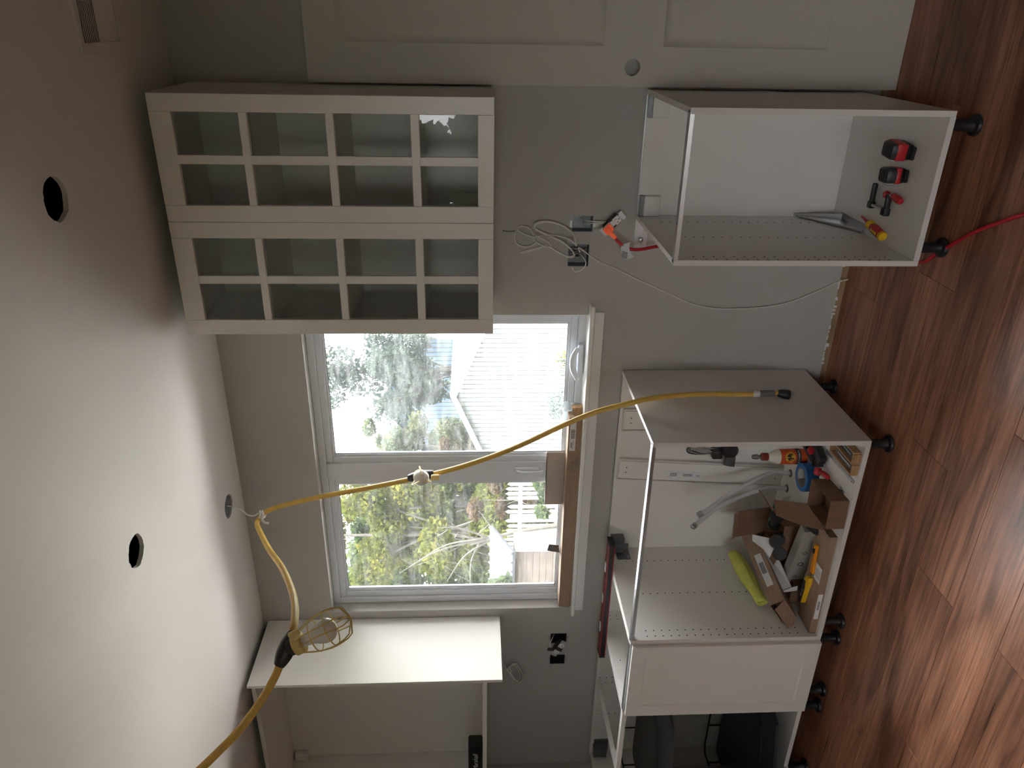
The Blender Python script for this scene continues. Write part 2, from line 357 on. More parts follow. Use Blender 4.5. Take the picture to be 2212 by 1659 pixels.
# ------------------------------------------------------------------ door slab standing against the wall
DX0, DX1, DZ0, DZ1, DY0, DY1 = .010, .772, .0, 2.028, -.042, -.006
PAN = [(.135, .647, 1.035, 1.925), (.135, .647, .272, .835)]; KH = (.070, .934, .027)
dr = thing('door_slab', 'white two-panel interior door slab with an empty knob hole, standing against the wall', 'door', ((DX0+DX1)/2, -.024, 0))
def door_face(yf, sgn, ydeep):
    t = MB(); holes = PAN+[(KH[0]-.04, KH[0]+.04, KH[1]-.04, KH[1]+.04)]
    A = sorted({DX0, DX1}|{h[0] for h in holes}|{h[1] for h in holes}); B = sorted({DZ0, DZ1}|{h[2] for h in holes}|{h[3] for h in holes})
    for a0, a1 in zip(A, A[1:]):
        for b0, b1 in zip(B, B[1:]):
            if any(h[0]-1e-6 <= a0 and a1 <= h[1]+1e-6 and h[2]-1e-6 <= b0 and b1 <= h[3]+1e-6 for h in holes): continue
            f = (0, 1, 2, 3) if sgn < 0 else (3, 2, 1, 0); t.add([(a0, yf, b0), (a1, yf, b0), (a1, yf, b1), (a0, yf, b1)], [f])
    for (x0, x1, z0, z1) in PAN:
        lv = [(0, yf), (.010, yf-sgn*.007), (.022, yf-sgn*.0095), (.034, yf-sgn*.006), (.040, yf-sgn*.006)]
        vs = []
        for dd, yy in lv: vs += [(x0+dd, yy, z0+dd), (x1-dd, yy, z0+dd), (x1-dd, yy, z1-dd), (x0+dd, yy, z1-dd)]
        fs = []
        for j in range(len(lv)-1):
            for i in range(4): fs.append((j*4+i, j*4+(i+1) % 4, j*4+4+(i+1) % 4, j*4+4+i))
        j = (len(lv)-1)*4; fs.append((j, j+1, j+2, j+3))
        if sgn > 0: fs = [f[::-1] for f in fs]
        t.add(vs, fs)
    n = 36; vs = []; fs = []
    for i in range(n):
        a = 2*math.pi*i/n+math.pi/4; c, s = math.cos(a), math.sin(a); k = .04/max(abs(c), abs(s)); rr = KH[2]*(1+random.uniform(-.025, .025))
        vs += [(KH[0]+rr*c, yf, KH[1]+rr*s), (KH[0]+k*c, yf, KH[1]+k*s), (KH[0]+rr*c, (DY0+DY1)/2, KH[1]+rr*s)]
    for i in range(n):
        a, b = 3*i, 3*((i+1) % n); fs += [(a, a+1, b+1, b)[::-1], (a, b, b+2, a+2)[::-1]]
    t.add(vs, fs); return t
t = door_face(DY0, -1, 0); t2 = door_face(DY1, 1, 0); t.add(t2.v, t2.f)
t.add([(DX0, DY0, DZ0), (DX0, DY1, DZ0), (DX0, DY1, DZ1), (DX0, DY0, DZ1), (DX1, DY0, DZ0), (DX1, DY1, DZ0), (DX1, DY1, DZ1), (DX1, DY0, DZ1)], [(3, 2, 1, 0), (4, 5, 6, 7), (0, 1, 5, 4), (2, 3, 7, 6)])
part('slab', t, 'door_paint', dr)
part('edge_strip', MB().box(DX0-.001, DX0+.001, DY0+.004, DY1-.004, .01, 2.02), 'edge_band', dr)

# ------------------------------------------------------------------ ceiling vent
v = thing('ceiling_vent', 'white slatted air register set into the ceiling', 'vent', ((VENT[0]+VENT[1])/2, (VENT[2]+VENT[3])/2, H-.006))
f = MB()
for a in ((VENT[0]-.022, VENT[1]+.022, VENT[2]-.022, VENT[2]+.003), (VENT[0]-.022, VENT[1]+.022, VENT[3]-.003, VENT[3]+.022), (VENT[0]-.022, VENT[0]+.003, VENT[2], VENT[3]), (VENT[1]-.003, VENT[1]+.022, VENT[2], VENT[3])): f.box(*a, H-.006, H+.001, c=.0015)
part('frame', f, 'ceiling_paint', v)
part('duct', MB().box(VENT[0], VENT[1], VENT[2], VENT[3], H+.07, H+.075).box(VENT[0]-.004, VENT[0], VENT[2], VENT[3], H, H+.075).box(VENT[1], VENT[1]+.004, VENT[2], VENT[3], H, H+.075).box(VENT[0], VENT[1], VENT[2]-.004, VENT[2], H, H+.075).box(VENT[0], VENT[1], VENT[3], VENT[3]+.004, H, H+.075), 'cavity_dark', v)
NS = 23
for i in range(NS):
    yy = VENT[2]+(i+.5)*(VENT[3]-VENT[2])/NS; tl = 42 if i < NS//2 else -42
    part('slat', MB().box(VENT[0], VENT[1], -.0085, .0085, -.0006, .0006, M=T((0, yy, H+.003), rx=tl)), 'ceiling_paint', v)

# cut light openings: nothing but framing above; the third has a grey junction plate in it
jb = MB().lathe([(.046, 0), (.046, .03), (.0, .03)], 8, T((CH[2][0], CH[2][1], H+.004), rz=22))
o = solo('junction_box', jb, 'box_steel', 'grey octagonal metal junction box recessed in the ceiling above the window', 'junction box')

# ================================================================== CABINETS
LEG, TOPZ, FY, BY, TH = .102, .868, -.596, -.006, .018
def leg(parent, x, y):
    t = MB().lathe([(.030, 0), (.032, .004), (.030, .012), (.020, .016), (.017, .03), (.017, .075), (.026, .088), (.034, .096), (.034, LEG)], 18, T((x, y, 0)))
    part('leg', t, 'black_plastic', parent)
def pins(parent, xf, face, cols, z0=.19, z1=.80, step=.032):
    t = MB()
    for c in cols:
        z = z0
        while z < z1:
            Mx = T((xf, c, z), ry=90*face); t.lathe([(.0026, -.004), (.0026, .0004), (0, .0004)], 8, Mx); z += step
    part('shelf_pin_holes', t, 'hole_dark', parent, kind='stuff')
def base_cabinet(label, x0, x1, cols=(), back=True, rail=True, group='white base cabinets with black legs'):
    r = thing('base_cabinet', label, 'cabinet', ((x0+x1)/2, -.3, 0), group)
    for a in (x0, x1-TH):
        s = part('side_panel', MB().box(a+.0004, a+TH-.0004, FY, BY, LEG, TOPZ, c=.0008), 'white_melamine', r)
        part('edge_band', MB().box(a+.0004, a+TH-.0004, FY-.0008, FY+.0006, LEG+.001, TOPZ-.001), 'edge_band', s)
    b = part('bottom_panel', MB().box(x0+TH, x1-TH, FY, BY, LEG, LEG+TH), 'white_melamine', r)
    part('edge_band', MB().box(x0+TH, x1-TH, FY-.0008, FY+.0006, LEG, LEG+TH), 'edge_band', b)
    if back: part('back_panel', MB().box(x0+TH-.002, x1-TH+.002, -.018, -.012, LEG+TH-.004, TOPZ-.003), 'white_melamine', r)
    if rail:
        f = MB().box(x0+TH*.3, x1-TH*.3, FY+.001, FY+.028, TOPZ-.003, TOPZ+.0005); f.box(x0+TH, x1-TH, FY+.001, FY+.003, TOPZ-.012, TOPZ-.003); f.box(x0+TH, x1-TH, FY+.026, FY+.028, TOPZ-.014, TOPZ-.003)
        fr_ = part('front_rail', f, 'steel', r)
        s = MB()
        for a in (x0+.012, x1-.012): s.lathe([(.004, 0), (.004, .002), (.0, .0022)], 10, T((a, FY+.014, TOPZ+.0004)))
        a = x0+(x1-x0)*.28; s.lathe([(.0045, 0), (.0045, .0006), (.0, .0006)], 10, T((a, FY+.014, TOPZ+.0004)))
        part('screw_heads', s, 'dark_steel', fr_, kind='stuff')
        part('back_rail', MB().box(x0+TH, x1-TH, -.012, -.006, TOPZ-.03, TOPZ), 'steel', r)
    for lx in (x0+.045, x1-.045):
        for ly in (FY+.055, -.08): leg(r, lx, ly)
    if cols: pins(r, x0+TH, 1, cols)
    return r
CR = base_cabinet('narrow open white base cabinet holding hand tools, beside the door slab', -.457, 0, (-.122, -.326, -.556, -.586))
for x in (-.40, -.055):       # white covers over the hanging brackets in the upper back corners
    part('bracket_cover', MB().box(x-.038, x+.036, -.045, -.018, .79, .850, c=.004), 'white_plastic', CR)
    part('hanging_bracket', MB().box(x-.038, x+.036, -.040, -.018, .851, .864), 'dark_steel', CR)
CS = base_cabinet('wide open white sink base cabinet filled with boxes and tools below the window', -1.997, -1.081, (-.117, -.33, -.545, -.575))
for nm, geo in (('hanging_bracket', MB().box(-1.978, -1.90, -.060, -.018, .800, .858).box(-1.962, -1.922, -.066, -.060, .782, .850, c=.002).box(-1.979, -1.975, -.105, -.02, .775, .835)),):
    hb = part(nm, geo, 'dark_steel', CS)
    sc = MB()
    for yy, zz in ((-.09, .785), (-.09, .82), (-.07, .80), (-.045, .785), (-.045, .82)): sc.lathe([(.0045, 0), (.0045, .001), (0, .001)], 8, T((-1.975, yy, zz), ry=90))
    part('screw_heads', sc, 'aluminium', hb, kind='stuff')
part('wall_port', MB().lathe([(.012, 0), (.012, .001), (0, .001)], 14, T((-1.585, -.019, .32), rx=90)), 'hole_dark', CS)
C15 = base_cabinet('narrow white base cabinet with a framed white door, left of the sink cabinet', -2.378, -1.997, ())
pins(C15, -2.36, 1, (-.05, -.075, -.33), .80, .85)
part('hanging_bracket', MB().box(-2.10, -2.02, -.05, -.018, .79, .85, c=.003), 'white_plastic', C15)
d15x0, d15x1, d15z0, d15z1, dy0, dy1 = -2.377, -1.999, .104, .862, FY-.021, FY-.002
def panel_door(x0, x1, z0, z1, y0, y1, w, dep):
    t = MB(); lv = [(0, y0+.0015), (.0015, y0), (w, y0), (w+.004, y0+dep), (w+.016, y0+dep)]; vs = []; fs = []
    for q, yy in lv: vs += [(x0+q, yy, z0+q), (x1-q, yy, z0+q), (x1-q, yy, z1-q), (x0+q, yy, z1-q)]
    for j in range(len(lv)-1):
        for i in range(4): fs.append((j*4+i, j*4+(i+1) % 4, j*4+4+(i+1) % 4, j*4+4+i))
    j = (len(lv)-1)*4; fs.append((j, j+1, j+2, j+3)); t.add(vs, fs)
    t.add([(x0, y0+.0015, z0), (x1, y0+.0015, z0), (x1, y0+.0015, z1), (x0, y0+.0015, z1), (x0, y1, z0), (x1, y1, z0), (x1, y1, z1), (x0, y1, z1)], [(0, 4, 5, 1), (1, 5, 6, 2), (2, 6, 7, 3), (3, 7, 4, 0), (7, 6, 5, 4)])
    return t
part('door', panel_door(d15x0, d15x1, d15z0, d15z1, dy0, dy1, .055, .006), 'white_lacquer', C15)

# corner base cabinet with a carousel
cc = thing('corner_cabinet', 'open white corner base cabinet with dark swivel trays inside', 'cabinet', (-2.86, -.4, 0))
X0, X1, IX = -3.343, -2.378, -2.742
s = part('side_panel', MB().box(X1-TH, X1-.0005, FY, BY, LEG, TOPZ, c=.0008), 'white_melamine', cc)
part('side_panel', MB().box(X0, IX, -.965, -.947, LEG, TOPZ, c=.0008), 'white_melamine', cc)
part('back_panel', MB().box(X0, X1-TH, -.020, -.012, LEG+TH-.003, TOPZ-.003), 'white_melamine', cc)
part('back_panel', MB().box(X0, X0+.008, -.947, -.020, LEG+TH-.003, TOPZ-.003), 'white_melamine', cc)
part('bottom_panel', MB().prism([(X0, -.02), (X0, -.947), (IX, -.947), (IX, FY), (X1-TH, FY), (X1-TH, -.02)][::-1], TH, T((0, 0, LEG))), 'white_melamine', cc)
part('top_rail', MB().box(IX-.02, X1-TH, FY, FY+.030, TOPZ-TH, TOPZ), 'white_melamine', cc)
part('top_rail', MB().box(X0, X1-TH, -.036, -.012, TOPZ-TH, TOPZ), 'white_melamine', cc)
br = MB(); br.prism([(-2.815, -.036), (-2.797, -.036), (IX, FY+.03), (IX-.02, FY+.02)][::-1], TH, T((0, 0, TOPZ-TH)))
part('cross_brace', br, 'white_melamine', cc)
for lx, ly in ((X1-.05, FY+.055), (X1-.05, -.08), (IX-.04, FY+.03), (IX-.04, -.90), (X0+.06, -.90), (X0+.06, -.08)): leg(cc, lx, ly)
t = MB()
for cx_ in (-2.80, -2.835, -3.06, -3.27):
    for k in range(20): t.lathe([(.003, -.003), (.003, .0005), (0, .0005)], 8, T((cx_, -.020, .845-k*.032), rx=90))
part('shelf_pin_holes', t, 'hole_dark', cc, kind='stuff')
part('hanging_bracket', MB().box(-3.325, -3.265, -.075, -.02, .785, .855, c=.002).box(-3.335, -3.25, -.026, -.02, .77, .862), 'dark_steel', cc)
CX, CY, CRr = -2.98, -.42, .50
part('carousel_post', MB().cyl((CX, CY, LEG+TH), (CX, CY, TOPZ-.03), .012), 'dark_steel', cc)
def tray(z):
    n = 40; pr = []
    for i in range(n):
        a = 2*math.pi*i/n; pr.append((CX+CRr*math.cos(a), CY+CRr*math.sin(a)))
    def inb(x, y): return (min(max(x, X0+.02), X1-.03), min(max(y, -.93), -.05))
    pr = [inb(*q) for q in pr]
    # pie cut at the inner corner of the L
    pr = [(min(x, IX-.015), y) if y < FY+.015 else (x, y) for x, y in pr]
    t = part('carousel_tray', MB().prism(pr, .012, T((0, 0, z))), 'tray_dark', cc)
    rb = MB(); rim = [(x, y, z+.075) for x, y in pr]; rb.tube(rim+[rim[0]], .0045, 6, 0)
    for i in range(0, n, 4): rb.cyl((pr[i][0], pr[i][1], z+.01), (pr[i][0], pr[i][1], z+.075), .004, n=6)
    part('tray_rail', rb, 'wire_black', t)
tray(.63); tray(.175)

# wall rails the base cabinets hang from
rl = thing('suspension_rail', 'galvanised suspension rail on the wall behind the narrow tool cabinet', 'rail', (-.28, -.006, .83))
part('channel', MB().box(-.575, -.004, -.003, 0, .818, .866).box(-.575, -.004, -.0055, -.003, .852, .862).box(-.575, -.004, -.0055, -.003, .824, .834), 'steel', rl)
part('bolt', MB().lathe([(.010, 0), (.010, .004), (.006, .008), (0, .009)], 6, T((-.535, -.006, .843), rx=90)), 'aluminium', rl)

# upper cabinets ----------------------------------------------------
def upper_box(r, x0, x1, z0, z1, shelves):
    for a in (x0, x1-TH): part('side_panel', MB().box(a, a+TH, -.375, -.004, z0, z1, c=.0008), 'white_melamine', r)
    part('top_panel', MB().box(x0+TH, x1-TH, -.375, -.004, z1-TH, z1), 'white_melamine', r)
    part('bottom_panel', MB().box(x0+TH, x1-TH, -.375, -.004, z0, z0+TH), 'white_melamine', r)
    part('back_panel', MB().box(x0+TH-.002, x1-TH+.002, -.016, -.008, z0+TH-.002, z1-TH+.002), 'white_melamine', r)
    for z in shelves: part('shelf', MB().box(x0+TH, x1-TH, -.355, -.016, z-.009, z+.009), 'white_melamine', r)
UZ0, UZ1, UX0, UX1 = 1.411, 2.4355, -.7605, .002
uc = thing('wall_cabinet', 'white wall cabinet with two glazed grid doors beside the window', 'cabinet', ((UX0+UX1)/2, -.19, UZ0))
rows = []; z = UZ1-.065
for hgt, mu in ((.195, .025), (.231, .025), (.229, .027), (.177, 0)): rows.append((z-hgt, z)); z -= hgt+mu
upper_box(uc, UX0, UX1, UZ0, UZ1, [(rows[i][0]+rows[i+1][1])/2 for i in range(3)])
for x0 in (UX0+.0005, UX0+.3815):
    x1 = x0+.3805; sw, pw = .052, .125; cols = [(x0+sw, x0+sw+pw), (x1-sw-pw, x1-sw)]
    y0, y1 = -.3955, -.3765; t = MB()
    t.box(x0, x0+sw, y0, y1, UZ0+.001, UZ1-.001, c=.0015); t.box(x1-sw, x1, y0, y1, UZ0+.001, UZ1-.001, c=.0015)
    t.box(x0+sw, x1-sw, y0, y1, rows[0][1], UZ1-.001, c=.001); t.box(x0+sw, x1-sw, y0, y1, UZ0+.001, rows[3][0], c=.001)
    dn = part('door', t, 'white_lacquer', uc)
    mu = MB()
    for (c, e) in rows: mu.box(cols[0][1], cols[1][0], y0+.002, y1-.003, c-.001, e+.001)
    for i in range(3): mu.box(x0+sw-.001, x1-sw+.001, y0+.0015, y1-.003, rows[i+1][1], rows[i][0], c=.002)
    part('glazing_bar', mu, 'white_lacquer', dn)
    for (a, b) in cols:
        for (c, e) in rows: part('pane', MB().box(a-.003, b+.003, y1-.006, y1-.003, c-.003, e+.003), 'cabinet_glass', dn)
LZ0, LZ1, LX1 = 1.428, 2.452, -2.406
ul = thing('wall_cabinet', 'open doorless white wall cabinet with a tall cover panel and a speaker inside', 'cabinet', (-2.87, -.19, LZ0))
upper_box(ul, -3.335, LX1, LZ0, LZ1, [])
part('cover_panel', MB().box(LX1+.0005, LX1+.0155, -.396, -.002, 1.360, 2.462, c=.001), 'cover_lacquer', ul)
part('bracket_cover', MB().box(-3.316, -3.27, -.045, -.016, 2.36, 2.425, c=.003), 'white_plastic', ul)
# ================================================================== OUTSIDE
GZ = -1.35
mat('lawn', (.05, .065, .028), .95, var=.35, vscale=.8, bump=.6, bscale=20, spec=.05)
mat('garage_siding', (.22, .235, .255), .7, var=.05, vscale=3, spec=.05)
mat('garage_trim', (.28, .29, .30), .6, var=.12, vscale=6, spec=.05)
mat('garage_roof', (.14, .14, .14), .8, col2=(.15, .095, .07), vscale=.6, spec=.05)
mat('fence_white', (.26, .26, .25), .7, var=.25, vscale=9, spec=.05)
mat('house_grey_roof', (.075, .078, .09), .9, var=.1, vscale=4, spec=.05)
mat('house_blue', (.10, .145, .21), .7, spec=.05)
mat('house_pale', (.22, .22, .21), .7, spec=.05)
mat('shed_brown', (.10, .083, .074), .8, var=.12, vscale=5, spec=.05)
mat('shed_roof', (.045, .048, .055), .75, 0, spec=.05)
mat('bark', (0.0492, 0.0451, 0.0385), .9, var=.3, vscale=8)
mat('flower_yellow', (.40, .21, .006), .6)
leafmat('leaf_yellowgreen', (0.0340, 0.0442, 0.0102), (0.0663, 0.0782, 0.0187), (0.1062, 0.1003, 0.0255))
leafmat('leaf_green', (0.0187, 0.0340, 0.0119), (0.0374, 0.0561, 0.0204), (0.0638, 0.0782, 0.0289))
leafmat('leaf_blue', (0.0221, 0.0357, 0.0306), (0.0391, 0.0561, 0.0476), (0.0629, 0.0799, 0.0663))
leafmat('leaf_autumn', (0.0306, 0.0306, 0.0153), (0.0561, 0.0425, 0.0255), (0.0850, 0.0561, 0.0374))
leafmat('leaf_maple', (0.0374, 0.0544, 0.0306), (0.0646, 0.0799, 0.0467), (0.0935, 0.0978, 0.0425))
struct('ground', MB().box(-80, 50, -40, 90, GZ-.2, GZ), 'lawn')
mat('bounce_concrete', (.62, .585, .565), .85, var=.08, vscale=2)
struct('patio', MB().box(-6.5, 4, .2, 4.6, GZ-.1, GZ+.012), 'bounce_concrete')  # pale slab added unseen below the window to bounce daylight onto the ceiling
struct('foundation', MB().box(XL-.14, XR+.14, YR-.14, .15, GZ-.2, -.061), 'framing_wood')

def leaves(n, blobs, size, squash=.55):
    """n leaf blades scattered through ellipsoid clumps (centre, radii), denser near each clump's surface"""
    w_ = np.array([b[1][0]*b[1][1]*b[1][2] for b in blobs])**.67; idx = RNG.choice(len(blobs), n, p=w_/w_.sum())
    c = np.array([b[0] for b in blobs])[idx]; r = np.array([b[1] for b in blobs])[idx]
    d = RNG.normal(size=(n, 3)); d /= np.linalg.norm(d, axis=1)[:, None]; rad = RNG.uniform(.25, 1, n)**.5
    p = c+d*rad[:, None]*r
    a = RNG.normal(size=(n, 3)); a[:, 2] -= .3; a /= np.linalg.norm(a, axis=1)[:, None]; b = np.cross(a, RNG.normal(size=(n, 3))); b /= np.linalg.norm(b, axis=1)[:, None]
    s = size*RNG.uniform(.6, 1.35, n)[:, None]
    V = np.stack([p-a*s*.5, p+b*s*squash*.5, p+a*s*.5, p-b*s*squash*.5], 1).reshape(-1, 3)
    t = MB(); t.v = V; t.f = np.arange(4*n).reshape(n, 4); return t
def fast_part(name, t, material, parent):
    o0 = np.array(ORG[parent.name]); me = bpy.data.meshes.new(name); V = np.asarray(t.v)-o0; n = len(t.f)
    me.vertices.add(len(V)); me.vertices.foreach_set('co', V.ravel()); me.loops.add(4*n); me.loops.foreach_set('vertex_index', np.asarray(t.f).ravel().astype(np.int32))
    me.polygons.add(n); me.polygons.foreach_set('loop_start', np.arange(0, 4*n, 4, dtype=np.int32)); me.polygons.foreach_set('loop_total', np.full(n, 4, dtype=np.int32)); me.update(); me.validate()
    me.materials.append(MATS[material]); o = bpy.data.objects.new(name, me); COL.objects.link(o); o.parent = parent; o['kind'] = 'stuff'; return o
def tree(label, x, y, h, rx, material, n, size, low=.25, nb=16, group='trees in the garden', cat='tree', squash=.55, droop=0, trunk=.16):
    r = thing('garden_tree' if cat == 'tree' else 'garden_shrub', label, cat, (x, y, GZ), group)
    blobs = []
    for i in range(nb):
        a = random.uniform(0, 6.28); q = random.random()**.6; z = low+(1-low)*random.random(); wd = rx*(1-.75*abs(z-.55))
        k = random.uniform(.22, .38)*rx; blobs.append(((x+math.cos(a)*q*wd*.8, y+math.sin(a)*q*wd*.8, GZ+h*z*.92), (k, k, k*(.7+droop))))
    fast_part('foliage', leaves(n, blobs, size, squash), material, r)
    tb = MB()
    if trunk:
        tb.tube([(x, y, GZ), (x+.1, y, GZ+h*.3), (x-.05, y+.05, GZ+h*.6), (x, y, GZ+h*.85)], lambda t: trunk*(1-.8*t), 8)
        for i in range(0, nb, 2):
            c = blobs[i][0]; z0 = GZ+h*random.uniform(.2, .55); tb.tube([(x, y, z0), ((x+c[0])/2, (y+c[1])/2, z0*.4+c[2]*.6), c], lambda t: trunk*.35*(1-.85*t), 6, 4)
        part('trunk', tb, 'bark', r)
    return r
# left sash: a wall of yellow-green foliage
tree('tall yellow-green leafy tree filling the left window sash', -15.2, 17.6, 8.4, 2.3, 'leaf_yellowgreen', 22000, .17, .06, 40)
tree('bright green tree with bare grey branches beside the picket fence', -19.3, 25.0, 9.0, 1.9, 'leaf_green', 14000, .22, .05, 30)
tree('dense green tree behind the small brown shed', -20.0, 19.6, 9, 2.4, 'leaf_green', 16000, .20, .05, 28)
tree('large-leaved maple tree in front of the small brown shed', -8.75, 6.3, 4.7, .95, 'leaf_maple', 2300, .15, .42, 16, squash=.8, trunk=.05)
tree('reddish autumn shrub growing behind the white fence', -12.5, 15.6, 3.1, 1.0, 'leaf_autumn', 5000, .12, .1, 14, cat='shrub', trunk=.04)
tree('reddish autumn bush between the garage and the garden trees', -12.75, 18.6, 4.4, .95, 'leaf_autumn', 5000, .14, .1, 14, cat='shrub', trunk=.05)
tree('low green bush at the foot of the brown shed', -8.15, 9.3, 1.75, .6, 'leaf_green', 2500, .09, .1, 10, cat='shrub', trunk=.02)
# right sash: blue-green trees against the sky
tree('feathery blue-green tree beyond the garage roof', -13.4, 26.4, 10.6, 2.2, 'leaf_blue', 13000, .20, .12, 30, droop=.8)
tree('tall blue-green conifer behind the far blue-sided house', -14.6, 46, 16.5, 4.6, 'leaf_blue', 8000, .36, .1, 26, droop=.9, trunk=.3)
tree('green tree rising left of the garage gable', -15.1, 22.6, 7.2, 1.75, 'leaf_maple', 10000, .16, .2, 20)
tree('pale green tree hiding the corner of the far house', -17.2, 27.6, 8.4, 1.3, 'leaf_green', 5000, .19, .2, 18)
for i, (x, y, h, rx, mt, lb) in enumerate([(-30, 34, 12, 5, 'leaf_green', 'dark green distant tree behind the left garden trees'), (-24, 30, 9.5, 4, 'leaf_yellowgreen', 'distant yellow-green tree between the garden trees')]):
    tree(lb, x, y, h, rx, mt, 12000, .40, .04, 30, trunk=.25)
# bare grey twigs in front of the foliage
BO = Vector((-.75, -2.6, 0))
bb = thing('bare_branch', 'thin bare grey branches standing in front of the green leaves', 'branch', (-11.35, 12.9, GZ))
t = MB(); t.tube([(-10.6, 15.5, GZ), (-10.8, 15.4, .4), (-11.1, 15.3, 1.6)], lambda q: .07*(1-.5*q), 6)
for dx, dz, l in ((-1.2, 1.2, 0), (-.5, 1.7, .2), (.5, 1.3, .1), (-1.6, .3, .3), (-.9, 2.2, .2), (.9, .5, -.2), (-1.4, -.4, .1)):
    p0 = Vector((-10.95, 15.35, 1.0+l)); p1 = p0+Vector((dx, -.2, dz)); mid = (p0+p1)/2+Vector((.15, 0, .12)); t.tube([p0, mid, p1], lambda q: .035*(1-.85*q), 5)
    for k in range(3):
        s0 = p0.lerp(p1, .4+.2*k); t.tube([s0, s0+Vector((random.uniform(-.4, .4), 0, random.uniform(.1, .5)))], .009, 4, 0)
t.v = [tuple(Vector(q)+BO) for q in t.v]
part('twigs', t, 'bark', bb)

# garage -------------------------------------------------------------
gx0, gx1, gy, gpx, gpz, gez = -11.25, -7.15, 16.0, -9.2, 2.06, 1.20
g = thing('garage', 'pale blue-grey garage with ribbed vertical siding and a low gable roof', 'garage', ((gx0+gx1)/2, gy+3, GZ))
part('wall', MB().add([(gx0, gy+.04, GZ), (gx1, gy+.04, GZ), (gx1, gy+.04, gez), (gpx, gy+.04, gpz), (gx0, gy+.04, gez), (gx0, gy+7, GZ), (gx1, gy+7, GZ), (gx1, gy+7, gez), (gpx, gy+7, gpz), (gx0, gy+7, gez)],
     [(0, 1, 2, 3, 4), (9, 8, 7, 6, 5), (0, 5, 6, 1), (1, 6, 7, 2), (4, 9, 5, 0)]), 'garage_siding', g)
n = 30; bw = (gx1-gx0)/n
for i in range(n):
    a = gx0+i*bw; b = a+bw*.80; zt = lambda x: gez+(gpz-gez)*(1-abs(x-gpx)/(gx1-gpx))-.03
    part('siding_board', MB().add([(a, gy, GZ), (b, gy, GZ), (b, gy, zt(b)), (a, gy, zt(a)), (a, gy+.05, GZ), (b, gy+.05, GZ), (b, gy+.05, zt(b)), (a, gy+.05, zt(a))], [(0, 1, 2, 3), (0, 3, 7, 4), (1, 5, 6, 2), (3, 2, 6, 7)]), 'garage_siding', g)
for i in range(20):
    a = gy+.15+i*.34
    part('side_board', MB().box(gx1-.01, gx1+.03, a, a+.27, GZ, gez-.05), 'garage_siding', g)
ov = .22; sl = (gpz-gez)/(gx1-gpx)
for s_, xe in ((1, gx1+ov), (-1, gx0-ov)):
    ze = gpz-sl*abs(xe-gpx)
    part('roof_slope', MB().add([(gpx, gy-ov, gpz+.03), (xe, gy-ov, ze+.03), (xe, gy+7.2, ze+.03), (gpx, gy+7.2, gpz+.03), (gpx, gy-ov, gpz+.07), (xe, gy-ov, ze+.07), (xe, gy+7.2, ze+.07), (gpx, gy+7.2, gpz+.07)],
         [(0, 1, 2, 3), (4, 7, 6, 5), (0, 4, 5, 1), (1, 5, 6, 2), (2, 6, 7, 3)]), 'garage_roof', g)
    fb = MB().add([(gpx, gy-ov-.04, gpz-.10), (xe, gy-ov-.04, ze-.10), (xe, gy-ov-.04, ze+.06), (gpx, gy-ov-.04, gpz+.06), (gpx, gy-ov, gpz-.10), (xe, gy-ov, ze-.10), (xe, gy-ov, ze+.06), (gpx, gy-ov, gpz+.06)],
         [(0, 1, 2, 3), (3, 2, 6, 7), (0, 4, 5, 1), (7, 6, 5, 4)])
    part('rake_board', fb, 'garage_trim', g)
part('corner_board', MB().box(gx1-.10, gx1+.035, gy-.03, gy+.10, GZ, gez-.02), 'garage_trim', g)
# seams of the metal roof
rb = MB()
for i in range(18):
    yy = gy-.1+i*.4; rb.add([(gpx, yy, gpz+.07), (gx1+ov, yy, gpz-sl*(gx1+ov-gpx)+.07), (gx1+ov, yy+.03, gpz-sl*(gx1+ov-gpx)+.09), (gpx, yy+.03, gpz+.09), (gx1+ov, yy+.06, gpz-sl*(gx1+ov-gpx)+.07), (gpx, yy+.06, gpz+.07)], [(0, 1, 2, 3), (3, 2, 4, 5)])
part('roof_seam', rb, 'garage_roof', g)

# far house with blue gable -------------------------------------------
hp = (-16.45, 30.0, 6.15); hw, hez = 3.1, 3.9
hs = thing('house', 'far house with a blue-sided gable and a grey shingle roof among the trees', 'house', (hp[0], 34, GZ))
part('wall', MB().add([(hp[0]-hw, 30.05, GZ), (hp[0]+hw, 30.05, GZ), (hp[0]+hw, 30.05, hez), (hp[0], 30.05, hp[2]), (hp[0]-hw, 30.05, hez), (hp[0]-hw, 39, GZ), (hp[0]+hw, 39, GZ), (hp[0]+hw, 39, hez), (hp[0], 39, hp[2]), (hp[0]-hw, 39, hez)], [(0, 1, 2, 3, 4), (9, 8, 7, 6, 5), (1, 6, 7, 2), (4, 9, 5, 0)]), 'house_pale', hs)
for i in range(28):
    a = hp[0]-hw+i*2*hw/28; b = a+.15; zt = lambda x: hez+(hp[2]-hez)*(1-abs(x-hp[0])/hw)
    part('siding_board', MB().add([(a, 30, GZ), (b, 30, GZ), (b, 30, zt(b)), (a, 30, zt(a)), (a, 30.06, GZ), (b, 30.06, GZ), (b, 30.06, zt(b)), (a, 30.06, zt(a))], [(0, 1, 2, 3), (0, 3, 7, 4), (1, 5, 6, 2)]), 'house_blue', hs)
